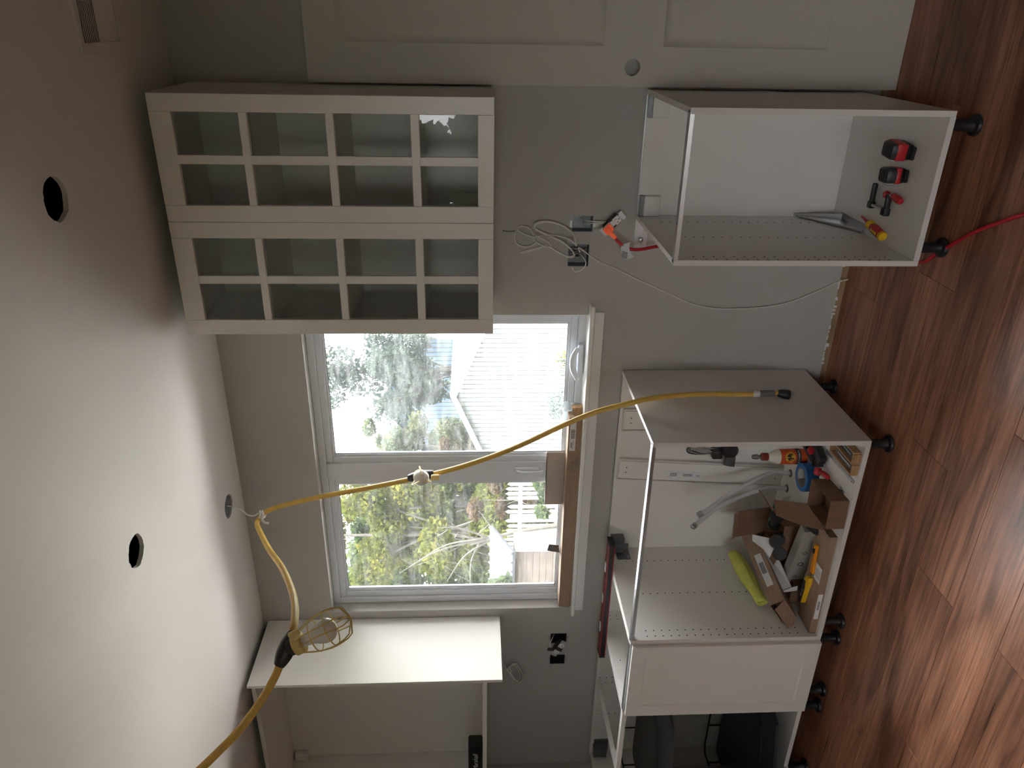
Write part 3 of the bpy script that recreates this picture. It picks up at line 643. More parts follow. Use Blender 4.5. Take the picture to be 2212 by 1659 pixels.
for s_ in (1, -1):
    xe = hp[0]+s_*(hw+.4); ze = hp[2]-(hp[2]-hez)*(hw+.4)/hw
    part('roof_slope', MB().add([(hp[0], 29.6, hp[2]+.08), (xe, 29.6, ze+.08), (xe, 39.4, ze+.08), (hp[0], 39.4, hp[2]+.08), (hp[0], 29.6, hp[2]+.2), (xe, 29.6, ze+.2), (xe, 39.4, ze+.2), (hp[0], 39.4, hp[2]+.2)], [(0, 1, 2, 3), (4, 7, 6, 5), (0, 4, 5, 1), (1, 5, 6, 2), (2, 6, 7, 3)]), 'house_grey_roof', hs)
    part('rake_board', MB().add([(hp[0], 29.5, hp[2]-.1), (xe, 29.5, ze-.1), (xe, 29.5, ze+.22), (hp[0], 29.5, hp[2]+.22), (hp[0], 29.6, hp[2]-.1), (xe, 29.6, ze-.1), (xe, 29.6, ze+.22), (hp[0], 29.6, hp[2]+.22)], [(0, 1, 2, 3), (3, 2, 6, 7), (0, 4, 5, 1)]), 'garage_trim', hs)

# picket fence ----------------------------------------------------------
fy = 14.0
fc = thing('picket_fence', 'weathered white picket fence with gaps at the end of the garden', 'fence', (-11.4, fy, GZ))
xs = [-10.75, -10.90, -11.05, -11.20, -11.34, -11.62, -11.78, -12.08]
for i, x in enumerate(xs+[-12.25-.15*k for k in range(9)]):
    t = .60+random.uniform(-.05, .04); wd = .05
    part('picket', MB().prism([(x-wd, GZ), (x+wd, GZ), (x+wd, t-.05), (x, t+.03), (x-wd, t-.05)], .02, Matrix(((1, 0, 0, 0), (0, 0, -1, fy), (0, 1, 0, 0), (0, 0, 0, 1)))), 'fence_white', fc)
for z in (.20, -.8): part('rail', MB().box(-14, -10.6, fy+.0, fy+.06, z, z+.10), 'fence_white', fc)
part('post', MB().box(-12.02, -11.88, fy-.1, fy+.02, GZ, .52), 'fence_white', fc)

# small brown shed --------------------------------------------------------
sx1, sy, sz = -9.10, 9.0, .70
sh = thing('shed', 'small brown lap-sided shed with a dark metal roof and white corner board', 'shed', (-10.6, 9.3, GZ))
part('wall', MB().box(-12.2, sx1, sy+.03, sy+.55, GZ, sz), 'shed_brown', sh)
for i in range(16):
    z = GZ+i*.13
    if z < sz-.05: part('siding_board', MB().box(-12.2, sx1, 0, .015, 0, min(.135, sz-z), M=T((0, sy+.01, z), rx=-3)), 'shed_brown', sh)
part('corner_board', MB().box(sx1-.04, sx1+.05, sy-.03, sy+.06, GZ, sz), 'garage_trim', sh)
rs = MB().add([(-12.4, sy-.15, sz), (sx1+.06, sy-.15, sz), (sx1+.06, sy+.70, sz+.42), (-12.4, sy+.70, sz+.42), (-12.4, sy-.15, sz+.05), (sx1+.06, sy-.15, sz+.05), (sx1+.06, sy+.70, sz+.47), (-12.4, sy+.70, sz+.47)], [(3, 2, 1, 0), (4, 5, 6, 7), (0, 1, 5, 4), (1, 2, 6, 5)])
part('roof', rs, 'shed_roof', sh)
for i in range(14):
    x = sx1+.04-i*.22; part('roof_seam', MB().add([(x, sy-.15, sz+.05), (x-.03, sy-.15, sz+.09), (x-.06, sy-.15, sz+.05), (x, sy+.7, sz+.47), (x-.03, sy+.7, sz+.51), (x-.06, sy+.7, sz+.47)], [(0, 1, 4, 3), (1, 2, 5, 4), (0, 2, 1)]), 'shed_roof', sh)

# flowers and a leafless bush just below the window -----------------------
fl = thing('yellow_flowers', 'clump of small yellow flowers outside the window', 'flowers', (-2.83, 4.0, GZ))
hd = MB(); st = MB()
for i in range(34):
    x = -2.83+random.gauss(0, .085); y = 4+random.gauss(0, .06); z = .60+random.uniform(-.07, .06)
    for k in range(5):
        a = k*1.256+random.random(); hd.add([(0, 0, 0), (.012, .009, .002), (.024, 0, .004), (.012, -.009, .002)], [(0, 1, 2, 3)], T((x, y, z), random.uniform(-60, 60), random.uniform(-60, 60), math.degrees(a)))
    st.tube([(-2.83+random.gauss(0, .03), 4, GZ), (x*.5-1.415, y, z*.4+GZ*.6+.4), (x, y, z)], .0035, 4, 3)
part('blossoms', hd, 'flower_yellow', fl, kind='stuff', smooth=False); part('stems', st, 'leaf_green', fl, kind='stuff')
fast_part('leaves', leaves(260, [((-2.80, 4, .50), (.10, .08, .10))], .03, .3), 'leaf_green', fl)
sb = thing('grey_shrub', 'sparse grey-green shrub outside the window, beside the yellow flowers', 'shrub', (-3.38, 4.1, GZ))
st = MB()
for i in range(26):
    a = random.uniform(-1, 1); top = (-3.38+a*.17, 4.1+random.gauss(0, .06), .60+random.uniform(-.12, .12)); st.tube([(-3.38+a*.03, 4.1, GZ), (-3.38+a*.1, 4.1, .1), top], lambda q: .006*(1-.7*q), 4, 3)
part('stems', st, 'bark', sb, kind='stuff'); fast_part('leaves', leaves(420, [((-3.38, 4.1, .60), (.17, .1, .14))], .032, .4), 'leaf_blue', sb)
# garden behind the house, seen only as a reflection and as light: close trees, and an added roof that blocks skylight from the rear door
struct('sky_block_roof', MB().box(XL, XR, YR-1.0, YR-.15, 2.5, 2.62), 'framing_wood')
for x, y, h, rx, lb in ((-4.6, -9.3, 7, 2.0, 'broad green tree behind the patio door'), (-1.9, -9.5, 7.5, 2.1, 'tall green tree behind the patio door'), (1.2, -9.4, 7, 2.0, 'green tree beside the patio, right of the glass door'), (-7.6, -9.6, 7, 2.0, 'green tree at the far corner of the yard behind the house')):
    tree(lb, x, y, h, rx*.72, 'leaf_green', 17000, .20, .02, 46, group='trees behind the house')
# ================================================================== THINGS ON THE WALL
def socket_box(rect, label, parent_group='metal outlet boxes set in the kitchen wall', dark=False):
    x0, x1, z0, z1 = rect; r = thing('outlet_box', label, 'outlet box', ((x0+x1)/2, .03, z0), parent_group)
    t = MB().box(x0, x1, .046, .048, z0, z1).box(x0, x0+.0015, -.002, .046, z0, z1).box(x1-.0015, x1, -.002, .046, z0, z1).box(x0, x1, -.002, .046, z0, z0+.0015).box(x0, x1, -.002, .046, z1-.0015, z1)
    part('shell', t, 'black_matte' if dark else 'box_steel', r)
    xc = (x0+x1)/2
    for z in (z0-.009, z1+.001):
        e = MB().box(xc-.012, xc+.012, -.003, -.0005, z, z+.008); e.lathe([(.003, 0), (.003, .004), (0, .004)], 8, T((xc, -.003, z+.004), rx=90)); part('mounting_ear', e, 'aluminium', r)
    return r
b1 = socket_box(EB[0], 'empty metal outlet box feeding the hanging receptacle, right of the cable coil')
part('wire', MB().tube([(-.485, .045, 1.06), (-.478, .01, 1.05), (-.470, -.02, 1.015), (-.468, -.03, .985)], .0022, 6), 'white_cable', b1)
part('wire', MB().tube([(-.465, .045, 1.07), (-.466, .008, 1.055), (-.463, -.025, 1.02), (-.462, -.03, .985)], .0022, 6), 'white_cable', b1)
b2 = socket_box(EB[1], 'metal outlet box stuffed with loose wires, left of the hanging receptacle')
for k in range(4):
    pts = [(-.60+random.uniform(-.025, .025), .03-.02*(i % 2), 1.045+random.uniform(0, .06)) for i in range(5)]; part('wire', MB().tube(pts, .0022, 6), 'grey_cable', b2)
part('wire', MB().tube([(-.598, .03, 1.07), (-.60, -.01, 1.062), (-.62, -.03, 1.05), (-.645, -.03, 1.062), (-.655, -.025, 1.09), (-.64, -.02, 1.10)], .0022, 6), 'white_cable', b2)
part('wire', MB().tube([(-.57, .03, 1.09), (-.56, -.01, 1.11), (-.535, -.02, 1.13), (-.525, -.02, 1.118), (-.53, -.02, 1.105)], .002, 6), 'dark_steel' if 0 else 'grey_cable', b2)
for rc, lb in ((EB[2], 'dark open outlet box beside the left wall receptacle, window side'), (EB[3], 'dark open outlet box under the left wall receptacle, cabinet side')): socket_box(rc, lb, dark=True)

def receptacle(M, label, tape=False):
    loc = M.translation; r = thing('receptacle', label, 'receptacle', tuple(loc))
    part('body', MB().box(-.017, .017, 0, .026, -.034, .034, M, c=.003), 'black_plastic', r)
    part('strap', MB().box(-.010, .010, -.002, 0, -.052, .052, M).box(-.016, .016, -.003, -.001, .038, .052, M).box(-.016, .016, -.003, -.001, -.052, -.038, M), 'steel', r)
    for s in (-1, 1):
        f = part('socket_face', MB().box(-.0145, .0145, -.006, -.001, s*.0195-.0135, s*.0195+.0135, M, c=.002), 'white_plastic', r)
        h = MB()
        for dx in (-.0063, .0063): h.box(dx-.001, dx+.001, -.0063, -.005, s*.0195-.001, s*.0195+.006, M)
        h.lathe([(.0022, 0), (.0022, .0013), (0, .0013)], 8, M @ T((0, -.005, s*.0195-.007), rx=90)); part('slots', h, 'hole_dark', f, kind='stuff')
    if tape: part('insulating_tape', MB().box(-.0185, .0185, -.0075, .027, -.010, .012, M, c=.002).box(.015, .055, -.004, -.001, .0, .018, M @ T((0, 0, 0), ry=-25)), 'black_plastic', r)
    return r
receptacle(T((-.463, -.050, .962), ry=-44), 'white-faced receptacle hanging from its wires with a lit plug in it')
rl_ = receptacle(T((-2.560, -.052, 1.070), ry=-58), 'white-faced receptacle wrapped in black tape, hanging on the wall below the left wall cabinet', True)
part('wire', MB().tube([(-2.545, .03, 1.085), (-2.54, -.01, 1.100), (-2.548, -.035, 1.112), (-2.565, -.04, 1.106), (-2.578, -.035, 1.09)], .0026, 6), 'white_cable', rl_)

# red extension cord with a lit plug
rc = thing('extension_cord', 'red extension cord running from the lit plug down behind the tool cabinet to the floor', 'cord', (-.49, -.25, 0))
PMx = T((-.480, -.058, .979), ry=-44)
pl = MB().box(-.014, .014, -.018, -.002, -.016, .018, PMx, c=.004); pl.tube([PMx @ Vector((0, -.012, .0)), PMx @ Vector((0, -.028, .004)), (-.507, -.092, .955)], lambda t: .013-.006*t, 10)
part('plug', pl, 'neon_lamp', rc)
part('plug_grip', MB().box(-.016, .016, -.010, -.004, -.006, .021, PMx, c=.003), 'white_plastic', rc)
part('cord', MB().tube([(-.503, -.088, .962), (-.525, -.10, .938), (-.545, -.095, .905), (-.552, -.080, .855), (-.545, -.06, .78), (-.53, -.05, .6), (-.53, -.05, .3), (-.535, -.09, .06), (-.53, -.2, .0075), (-.492, -.44, .0065), (-.426, -.538, .0065), (-.333, -.667, .0065), (-.276, -.77, .0065), (-.230, -.86, .0065), (-.15, -1.05, .0065), (.05, -1.5, .0065), (.5, -2.2, .0065)], .0062, 10), 'red_rubber', rc)
tg = MB()
tp = [(-.528, -.104, .932), (-.540, -.108, .936), (-.556, -.112, .934), (-.570, -.113, .926), (-.582, -.112, .914)]
for i in range(4):
    a, b = Vector(tp[i]), Vector(tp[i+1]); dn = Vector((.010, 0, -.030)); off = Vector((0, .0008, 0)); tg.add([a, b, b+dn, a+dn, a+off, b+off, b+dn+off, a+dn+off], [(3, 2, 1, 0), (4, 5, 6, 7), (0, 1, 5, 4), (2, 3, 7, 6), (0, 4, 7, 3), (1, 2, 6, 5)])
tgo = part('tag', tg, 'paper_white', rc)
tl = MB()
for k in range(5): tl.box(-.0015, .0015, -.0006, 0, -.012, .010, T((-.553-.005*k, -.1132, .922), ry=20))
part('tag_print', tl, 'print_grey', tgo, kind='stuff')

# coil of thin white cable on a nail, its tail running down to the floor
cw = thing('cable_coil', 'loose coil of thin white cable on a nail, trailing down to the floor', 'cable', (-.56, -.02, .03))
A1 = [(-0.558, -0.02, 1.089), (-0.51, -0.03, 1.103), (-0.477, -0.03, 1.15), (-0.467, -0.02, 1.206), (-0.477, -0.02, 1.244), (-0.497, -0.02, 1.24), (-0.516, -0.03, 1.195), (-0.54, -0.035, 1.142), (-0.572, -0.03, 1.105), (-0.596, -0.02, 1.094), (-0.601, -0.02, 1.116), (-0.581, -0.02, 1.158), (-0.562, -0.012, 1.194), (-0.573, -0.01, 1.237), (-0.589, -0.008, 1.296)]
A2 = [(-0.552, -0.03, 1.088), (-0.525, -0.03, 1.126), (-0.513, -0.03, 1.188), (-0.517, -0.03, 1.231), (-0.52, -0.03, 1.257), (-0.508, -0.02, 1.295), (-0.493, -0.015, 1.313), (-0.482, -0.02, 1.296), (-0.489, -0.03, 1.266), (-0.508, -0.03, 1.254), (-0.52, -0.03, 1.234), (-0.538, -0.03, 1.201), (-0.555, -0.03, 1.186), (-0.557, -0.02, 1.212), (-0.54, -0.02, 1.242), (-0.508, -0.015, 1.257)]
A3 = [(-0.498, -0.012, 1.318), (-0.518, -0.012, 1.322), (-0.548, -0.012, 1.316), (-0.562, -0.012, 1.29), (-0.558, -0.012, 1.258), (-0.542, -0.012, 1.241)]
sh_ = lambda P, d: [(x+d, y-.004, z+d*.7) for x, y, z in P]
part('loops', MB().tube(A1, .0021, 6).tube(sh_(A1, .005), .0021, 6), 'white_cable', cw, kind='stuff')
part('loop', MB().tube(A2, .0021, 6), 'white_cable', cw); part('loop', MB().tube(A3, .0021, 6), 'white_cable', cw)
part('tail', MB().tube([(-.585, -.002, 1.072), (-.566, -.015, 1.075), (-.615, -.016, 1.004), (-.648, -.012, .93), (-.694, -.010, .836), (-.745, -.010, .721), (-.795, -.010, .604), (-.813, -.010, .49), (-.807, -.010, .341), (-.789, -.008, .232), (-.745, -.008, .127), (-.703, -.006, .042), (-.690, -.012, .004)], .0024, 6), 'white_cable', cw)
part('nail', MB().cyl((-.503, .01, 1.364), (-.503, -.014, 1.364), .0018).tube([(-.503, -.01, 1.362), (-.505, -.012, 1.343), (-.502, -.012, 1.318)], .0014, 5), 'dark_steel', cw)
cl = thing('wire_coil', 'small coil of grey-white wire on the wall at the edge of the left cover panel', 'wire', (-2.74, -.02, 1.24))
CL = [(-2.60, -.004, 1.352), (-2.66, -.012, 1.343), (-2.724, -.02, 1.314), (-2.671, -.03, 1.292), (-2.71, -.03, 1.268), (-2.78, -.02, 1.252), (-2.799, -.02, 1.273), (-2.756, -.02, 1.304), (-2.714, -.02, 1.319), (-2.684, -.03, 1.296), (-2.672, -.03, 1.275), (-2.716, -.03, 1.254), (-2.774, -.02, 1.236), (-2.812, -.02, 1.252), (-2.792, -.02, 1.28), (-2.74, -.02, 1.309)]
part('strand', MB().tube(CL, .0022, 6), 'grey_cable', cl); part('strand', MB().tube([(x*.97-.082, y-.006, z*.95+.064) for x, y, z in CL[2:]], .0022, 6), 'white_cable', cl)
part('knot', MB().tube([(-2.715, -.03, 1.325), (-2.725, -.038, 1.31), (-2.735, -.03, 1.30), (-2.722, -.02, 1.308), (-2.712, -.032, 1.316)], .0026, 6), 'white_cable', cl)

# ================================================================== TEMPORARY STRING LIGHT
sl_ = thing('string_light', 'yellow work-light string tied to the ceiling, looping past the window to a plug', 'work light', (-1.2, -.8, .25))
RC = .0100
run1 = [(-1.622, -.222, 2.344), (-1.600, -.220, 2.31), (-1.57, -.227, 2.235), (-1.519, -.246, 2.079), (-1.463, -.273, 1.889), (-1.393, -.301, 1.667)]
run2 = [(-1.393, -.301, 1.667), (-1.334, -.318, 1.504), (-1.255, -.329, 1.328), (-1.153, -.333, 1.139), (-1.096, -.338, 1.021), (-1.058, -.347, .905), (-1.044, -.335, .82), (-1.048, -.295, .64), (-1.060, -.275, .45), (-1.062, -.268, .39)]
run3 = [(-1.622, -.222, 2.344), (-1.632, -.262, 2.353), (-1.567, -.398, 2.303), (-1.439, -.676, 2.186), (-1.33, -.908, 2.078), (-1.251, -1.096, 2.001), (-1.192, -1.237, 1.954), (-1.164, -1.336, 1.933), (-1.172, -1.385, 1.936)]
run4 = [(-1.172, -1.385, 1.936), (-1.209, -1.413, 1.953), (-1.242, -1.439, 1.97), (-1.285, -1.469, 2.001), (-1.338, -1.503, 2.049), (-1.375, -1.53, 2.095), (-1.401, -1.552, 2.131), (-1.452, -1.573, 2.192), (-1.52, -1.62, 2.30), (-1.60, -1.70, 2.47)]
for rn in (run1+run2[1:], run3, run4): part('cord', MB().tube(rn, RC, 12), 'yellow_cord', sl_)
# end plug with a taped splice
part('splice', MB().tube([(-1.062, -.268, .405), (-1.062, -.266, .38), (-1.062, -.264, .33)], .0125, 10), 'grey_clear', sl_)
part('splice_wrap', MB().tube([(-1.062, -.268, .415), (-1.062, -.267, .39)], .0135, 10, 0), 'white_plastic', sl_)
pg = MB().tube([(-1.062, -.264, .330), (-1.062, -.262, .312)], .009, 10, 0); part('cord_stub', pg, 'yellow_cord', sl_)
pg = MB().lathe([(.010, 0), (.014, .006), (.017, .02), (.019, .042), (.017, .046), (0, .046)], 14, T((-1.062, -.262, .316), rx=176, ry=8))
part('plug', pg, 'black_plastic', sl_)
for dx in (-.006, .006): part('plug_pin', MB().box(-1.064+dx*.2, -1.060+dx*.2, -.262+dx-.001, -.262+dx+.001, .252, .272), 'steel', sl_)
# the hanging socket with caged bulb
SA, SB = Vector((-1.176, -1.399, 1.930)), Vector((-1.118, -1.377, 1.800)); ax = (SB-SA).normalized(); Q = Matrix.Translation(SA) @ ax.to_track_quat('Z', 'Y').to_matrix().to_4x4()
bd = MB().tube([(-1.165, -1.362, 1.929), (-1.176, -1.390, 1.937), (-1.196, -1.407, 1.947), (-1.214, -1.419, 1.957)], lambda t: .0135+.008*math.sin(math.pi*t), 12)
bd.lathe([(.014, -.008), (.021, .0), (.022, .018), (.020, .030)], 16, Q); bd.lathe([(.006, -.03), (.008, -.02), (.008, 0)], 10, Q)
part('socket', bd, 'black_plastic', sl_)
def bulb(Q, parent):
    part('bulb_base', MB().lathe([(.0132, .022), (.0136, .040), (.0155, .046), (.0175, .058), (.0185, .064)], 18, Q), 'bulb_base', parent)
    pf = [(.0185, .064), (.024, .074), (.0285, .086), (.030, .098)]
    for k in range(1, 9):
        a = k/8*math.pi/2; pf.append((max(1e-5, .030*math.cos(a)), .098+.026*math.sin(a)))
    part('bulb', MB().lathe(pf, 20, Q), 'bulb_glass', parent)
bulb(Q, sl_)
cg = MB(); K = 8
def gp(a, t): # cage outline radius along the axis
    r = .023+.022*math.sin(math.pi*min(t, .78)/1.15) if t < .78 else (.023+.022*math.sin(math.pi*.78/1.15))*math.sqrt(max(0, 1-((t-.78)/.22)**2))
    return Q @ Vector((r*math.cos(a), r*math.sin(a), .020+.145*t))
for k in range(K): cg.tube([gp(2*math.pi*k/K+.5*math.sin(i/10*3.1)*(.35 if k % 2 else -.35), i/10) for i in range(11)], .0019, 5, 0)
for t_ in (.33, .62): cg.tube([gp(2*math.pi*i/20, t_) for i in range(21)], .0017, 5, 0)
cg.lathe([(.0245, .012), (.0265, .013), (.0265, .034), (.0245, .035)], 18, Q)
part('bulb_cage', cg, 'yellow_guard', sl_)
part('cage_clip', MB().box(-.006, .006, .022, .034, .010, .040, Q, c=.002), 'yellow_guard', sl_)
# second lamp in front of the mullion, seen end-on
Q2 = Matrix.Translation((-1.397, -.296, 1.690)) @ Vector((.46, -.85, -.12)).to_track_quat('Z', 'Y').to_matrix().to_4x4()
s2 = MB().tube([(-1.408, -.292, 1.735), (-1.397, -.299, 1.69), (-1.380, -.305, 1.635)], lambda t: .013+.009*math.sin(math.pi*t), 12); s2.lathe([(.014, -.008), (.021, 0), (.022, .018), (.020, .030)], 16, Q2)
part('socket', s2, 'black_plastic', sl_); bulb(Q2, sl_)
cg = MB()
for k in range(3):
    a = 2.2+k*2.1
    cg.tube([Q2 @ Vector((.025*math.cos(a), .025*math.sin(a), .01)), Q2 @ Vector((.042*math.cos(a), .042*math.sin(a), .07)), Q2 @ Vector((.033*math.cos(a), .033*math.sin(a), .125)), Q2 @ Vector((.014*math.cos(a), .014*math.sin(a), .150))], .0022, 5)
cg.lathe([(.0245, .008), (.0272, .009), (.0272, .034), (.0245, .035)], 18, Q2); part('bulb_cage', cg, 'yellow_guard', sl_)
part('cage_clip', MB().box(-.010, .010, -.012, .010, -.020, .012, T((-1.372, -.345, 1.632), rz=25), c=.003), 'yellow_guard', sl_)
# white cable from the ceiling box, knotted round the yellow cord
cb = thing('ceiling_cable', 'white electrical cable hanging from the ceiling box, knotted round the yellow cord', 'cable', (-1.61, -.2, 2.33))
part('cable', MB().tube([(-1.608, -.172, 2.51), (-1.600, -.195, 2.465), (-1.604, -.21, 2.428), (-1.626, -.215, 2.403), (-1.631, -.215, 2.378), (-1.622, -.212, 2.358)], .0048, 8, flat=.6), 'white_cable', cb)
ts = MB()
for k in range(2):
    c0 = Vector((-1.619, -.226, 2.346-.010*k)); ts.tube([c0+Vector((.0145*math.cos(a), .0145*math.sin(a), .004*math.sin(2*a))) for a in [i*math.pi/6 for i in range(13)]], .0042, 6, 2)
part('knot', ts, 'white_cable', cb)
part('cut_end', MB().tube([(-1.632, -.236, 2.345), (-1.645, -.245, 2.33), (-1.650, -.245, 2.315)], .0035, 6).tube([(-1.628, -.24, 2.342), (-1.638, -.252, 2.325), (-1.643, -.25, 2.31)], .0035, 6), 'white_cable', cb, kind='stuff')

# ================================================================== WINDOW SILL
SZ = 1.0205
cb1 = thing('cardboard_box', 'very long thin cardboard box with handwriting and a barcode label on the window sill', 'box', (-1.80, .012, SZ))
part('carton', MB().box(-2.322, -1.295, -.022, .038, SZ, SZ+.058, c=.0015), 'cardboard', cb1)
part('packing_tape', MB().box(-2.16, -2.03, -.0226, .0386, SZ+.002, SZ+.0586), 'cardboard_pale' if 0 else 'cardboard', cb1)
lb = part('label', MB().box(-1.455, -1.312, -.0228, -.0218, SZ+.026, SZ+.052), 'paper_white', cb1)
bc = MB()
for k in range(16): bc.box(-1.352-.0028*k, -1.3508-.0028*k+random.uniform(-.0004, .0006), -.0233, -.0227, SZ+.030, SZ+.047)
part('barcode', bc, 'print_black', lb, kind='stuff')
FM = lambda x, y, z, rz=0: T((x, y, z), rx=90, ry=0, rz=rz)
part('print_lines', MB().box(-1.445, -1.405, -.0233, -.0227, SZ+.036, SZ+.0375).box(-1.440, -1.415, -.0233, -.0227, SZ+.042, SZ+.045), 'print_black', lb, kind='stuff')
text_part('handwriting', 'Due', .030, FM(-1.535, -.0224, SZ+.040) @ T(rz=-14), 'print_grey', cb1, shear=.5)
text_part('handwriting', 'Carpele', .026, FM(-1.525, -.0224, SZ+.020) @ T(rz=-6), 'print_grey', cb1, shear=.5)
text_part('handwriting', '21', .026, FM(-1.665, -.0224, SZ+.036) @ T(rz=-10), 'print_grey', cb1, shear=.4)
sv = thing('cardboard_sleeve', 'pale empty cardboard sleeve standing behind the long box on the sill', 'box', (-1.64, .045, SZ))
part('front_flap', MB().box(-1.775, -1.500, .0405, .0425, SZ+.02, 1.160), 'cardboard_pale', sv)
part('fold', MB().box(-1.778, -1.502, .0405, .056, 1.157, 1.1595).box(-1.775, -1.5, .0545, .0565, SZ, 1.158), 'cardboard_pale', sv)
fb = MB().add([(-1.255, .0, SZ), (-1.292, .0, SZ), (-1.292, .03, SZ), (-1.255, .03, SZ), (-1.262, .004, SZ+.045), (-1.300, .004, SZ+.033), (-1.300, .034, SZ+.033), (-1.262, .034, SZ+.045)], [(0, 1, 2, 3), (4, 7, 6, 5), (0, 4, 5, 1), (1, 5, 6, 2), (2, 6, 7, 3), (3, 7, 4, 0)])
solo('cardboard_scrap', fb, 'wood_pale', 'small folded tan cardboard scrap at the end of the long box on the sill', 'scrap')
pb = MB().add([(-1.36, .040, SZ), (-1.26, .042, SZ), (-1.25, .046, SZ+.07), (-1.30, .05, SZ+.10), (-1.37, .047, SZ+.08), (-1.40, .043, SZ+.03)], [(0, 1, 2, 3, 4, 5)])
bpy_o = solo('plastic_bag', pb, 'bag_plastic', 'crumpled clear plastic bag behind the long box on the sill', 'bag'); bpy_o.modifiers.new('thick', 'SOLIDIFY').thickness = .0015
bt = thing('dark_tag', 'small dark folded tag leaning on the window behind the long box', 'tag', (-2.03, .045, SZ+.05))
part('tag_card', MB().prism([(-.022, 0), (.020, .006), (.026, .052), (-.010, .060)], .003, T((-2.03, .047, 1.079), rx=90)), 'dark_steel', bt); part('tag_shine', MB().prism([(-.014, .006), (.012, .010), (.016, .030)], .001, T((-2.03, .044, 1.079), rx=90)), 'cardboard_dark', bt)

# spirit level lying across the cabinets
lv = thing('spirit_level', 'black and red spirit level lying across the cabinet tops under the sill', 'level', (-2.165, -.15, TOPZ))
part('beam', MB().box(-2.488, -1.846, -.180, -.122, TOPZ, TOPZ+.024, c=.001), 'black_plastic', lv)
part('face', MB().box(-2.486, -1.850, -.172, -.130, TOPZ+.0238, TOPZ+.0255), 'dark_red', lv)
for y in (-.1785, -.1245): part('stripe', MB().box(-2.487, -1.848, y-.0008, y+.0012, TOPZ+.0235, TOPZ+.0262), 'red_plastic', lv)
part('stripe', MB().box(-2.487, -1.848, -.1812, -.1798, TOPZ+.001, TOPZ+.004), 'red_plastic', lv)
part('end_cap', MB().box(-1.847, -1.836, -.182, -.120, TOPZ, TOPZ+.027, c=.002), 'black_matte', lv); part('end_cap', MB().box(-2.498, -2.487, -.182, -.120, TOPZ, TOPZ+.027, c=.002), 'black_matte', lv)
for x in (-1.99, -2.17, -2.34): part('vial', MB().box(x-.024, x+.024, -.150, -.128, TOPZ+.0245, TOPZ+.0285, c=.0016), 'white_plastic', lv)

# ================================================================== TOOLS IN THE NARROW CABINET
BZ = LEG+TH
def tape_measure(x, y, rz, w, h, d, label, wide):
    r = thing('tape_measure', label, 'tape measure', (x, y, BZ), 'tape measures in the narrow cabinet'); M = T((x, y, BZ), rz=rz)
    t = MB().box(-w/2, w/2, -d*.5, d*.5, 0, h, M, c=.011); part('case', t, 'black_plastic', r)
    part('band', MB().box(-w/2-.0012, w/2+.0012, -d*.5-.001, d*.5+.001, h*(.30 if wide else .26), h*(.78 if wide else .55), M, c=.005), 'red_plastic', r)
    part('top_band', MB().box(-w*.36, w*.36, -d*.30, d*.30, h-.004, h+.0012, M, c=.001), 'black_matte', r)
    part('mouth', MB().box(-w*.4, w*.4, -d*.5-.012, -d*.5+.004, .001, .014, M, c=.003), 'black_matte', r)
    part('belt_clip', MB().tube([M @ Vector((-w/2-.001, .015, h*.75)), M @ Vector((-w/2-.007, 0, h*.7)), M @ Vector((-w/2-.008, -.004, h*.35)), M @ Vector((-w/2-.001, -.006, h*.28))], .0015, 5), 'steel', r)
tape_measure(-.135, -.425, -6, .050, .072, .070, 'red and black tape measure with a wide red band, nearest the side panel', True)
tape_measure(-.212, -.420, 4, .048, .064, .062, 'black tape measure with a narrow red band, beside the bar clamp', False)
cp = thing('bar_clamp', 'small black bar clamp with a red handle lying on the narrow cabinet floor', 'clamp', (-.30, -.38, BZ))
part('bar', MB().box(-.336, -.329, -.385, -.290, BZ+.004, BZ+.016), 'aluminium', cp)
part('fixed_jaw', MB().box(-.345, -.322, -.304, -.280, BZ, BZ+.020, c=.003).box(-.328, -.262, -.298, -.284, BZ+.002, BZ+.018, c=.004), 'black_plastic', cp)
part('sliding_jaw', MB().box(-.348, -.322, -.405, -.378, BZ, BZ+.022, c=.004).box(-.330, -.278, -.402, -.388, BZ+.002, BZ+.020, c=.004), 'black_plastic', cp)
part('pad', MB().lathe([(.0, 0), (.012, .001), (.012, .007), (.006, .009)], 14, T((-.282, -.374, BZ+.012), rx=90)), 'red_plastic', cp)
part('screw', MB().cyl((-.283, -.376, BZ+.012), (-.277, -.425, BZ+.012), .0042, n=10), 'steel', cp)
part('handle', MB().lathe([(.006, 0), (.011, .005), (.0125, .02), (.012, .045), (.009, .055), (0, .057)], 14, T((-.277, -.418, BZ+.013), rx=90, rz=-8)), 'red_plastic', cp)
sd = thing('screwdriver', 'stubby red and yellow screwdriver lying on the narrow cabinet floor', 'screwdriver', (-.40, -.40, BZ))
SM = T((-.392, -.318, BZ+.0165), rx=90, rz=-10)
part('shaft', MB().lathe([(.0025, -.060), (.0035, -.055), (.004, -.03), (.006, -.01), (.006, .006)], 10, SM), 'red_plastic', sd)
part('collar', MB().lathe([(.008, .0), (.0155, .006), (.0155, .018), (.011, .024), (.011, .03)], 14, SM), 'yellow_plastic', sd)
part('grip', MB().lathe([(.011, .024), (.0145, .034), (.0165, .055), (.016, .085), (.015, .098)], 14, SM), 'red_plastic', sd)
part('end_cap', MB().lathe([(.0155, .095), (.0160, .102), (.014, .106), (0, .107)], 14, SM), 'yellow_plastic', sd)
part('grip_inlay', MB().box(-.0055, .0055, .011, .0172, .045, .088, SM, c=.003), 'yellow_plastic', sd)
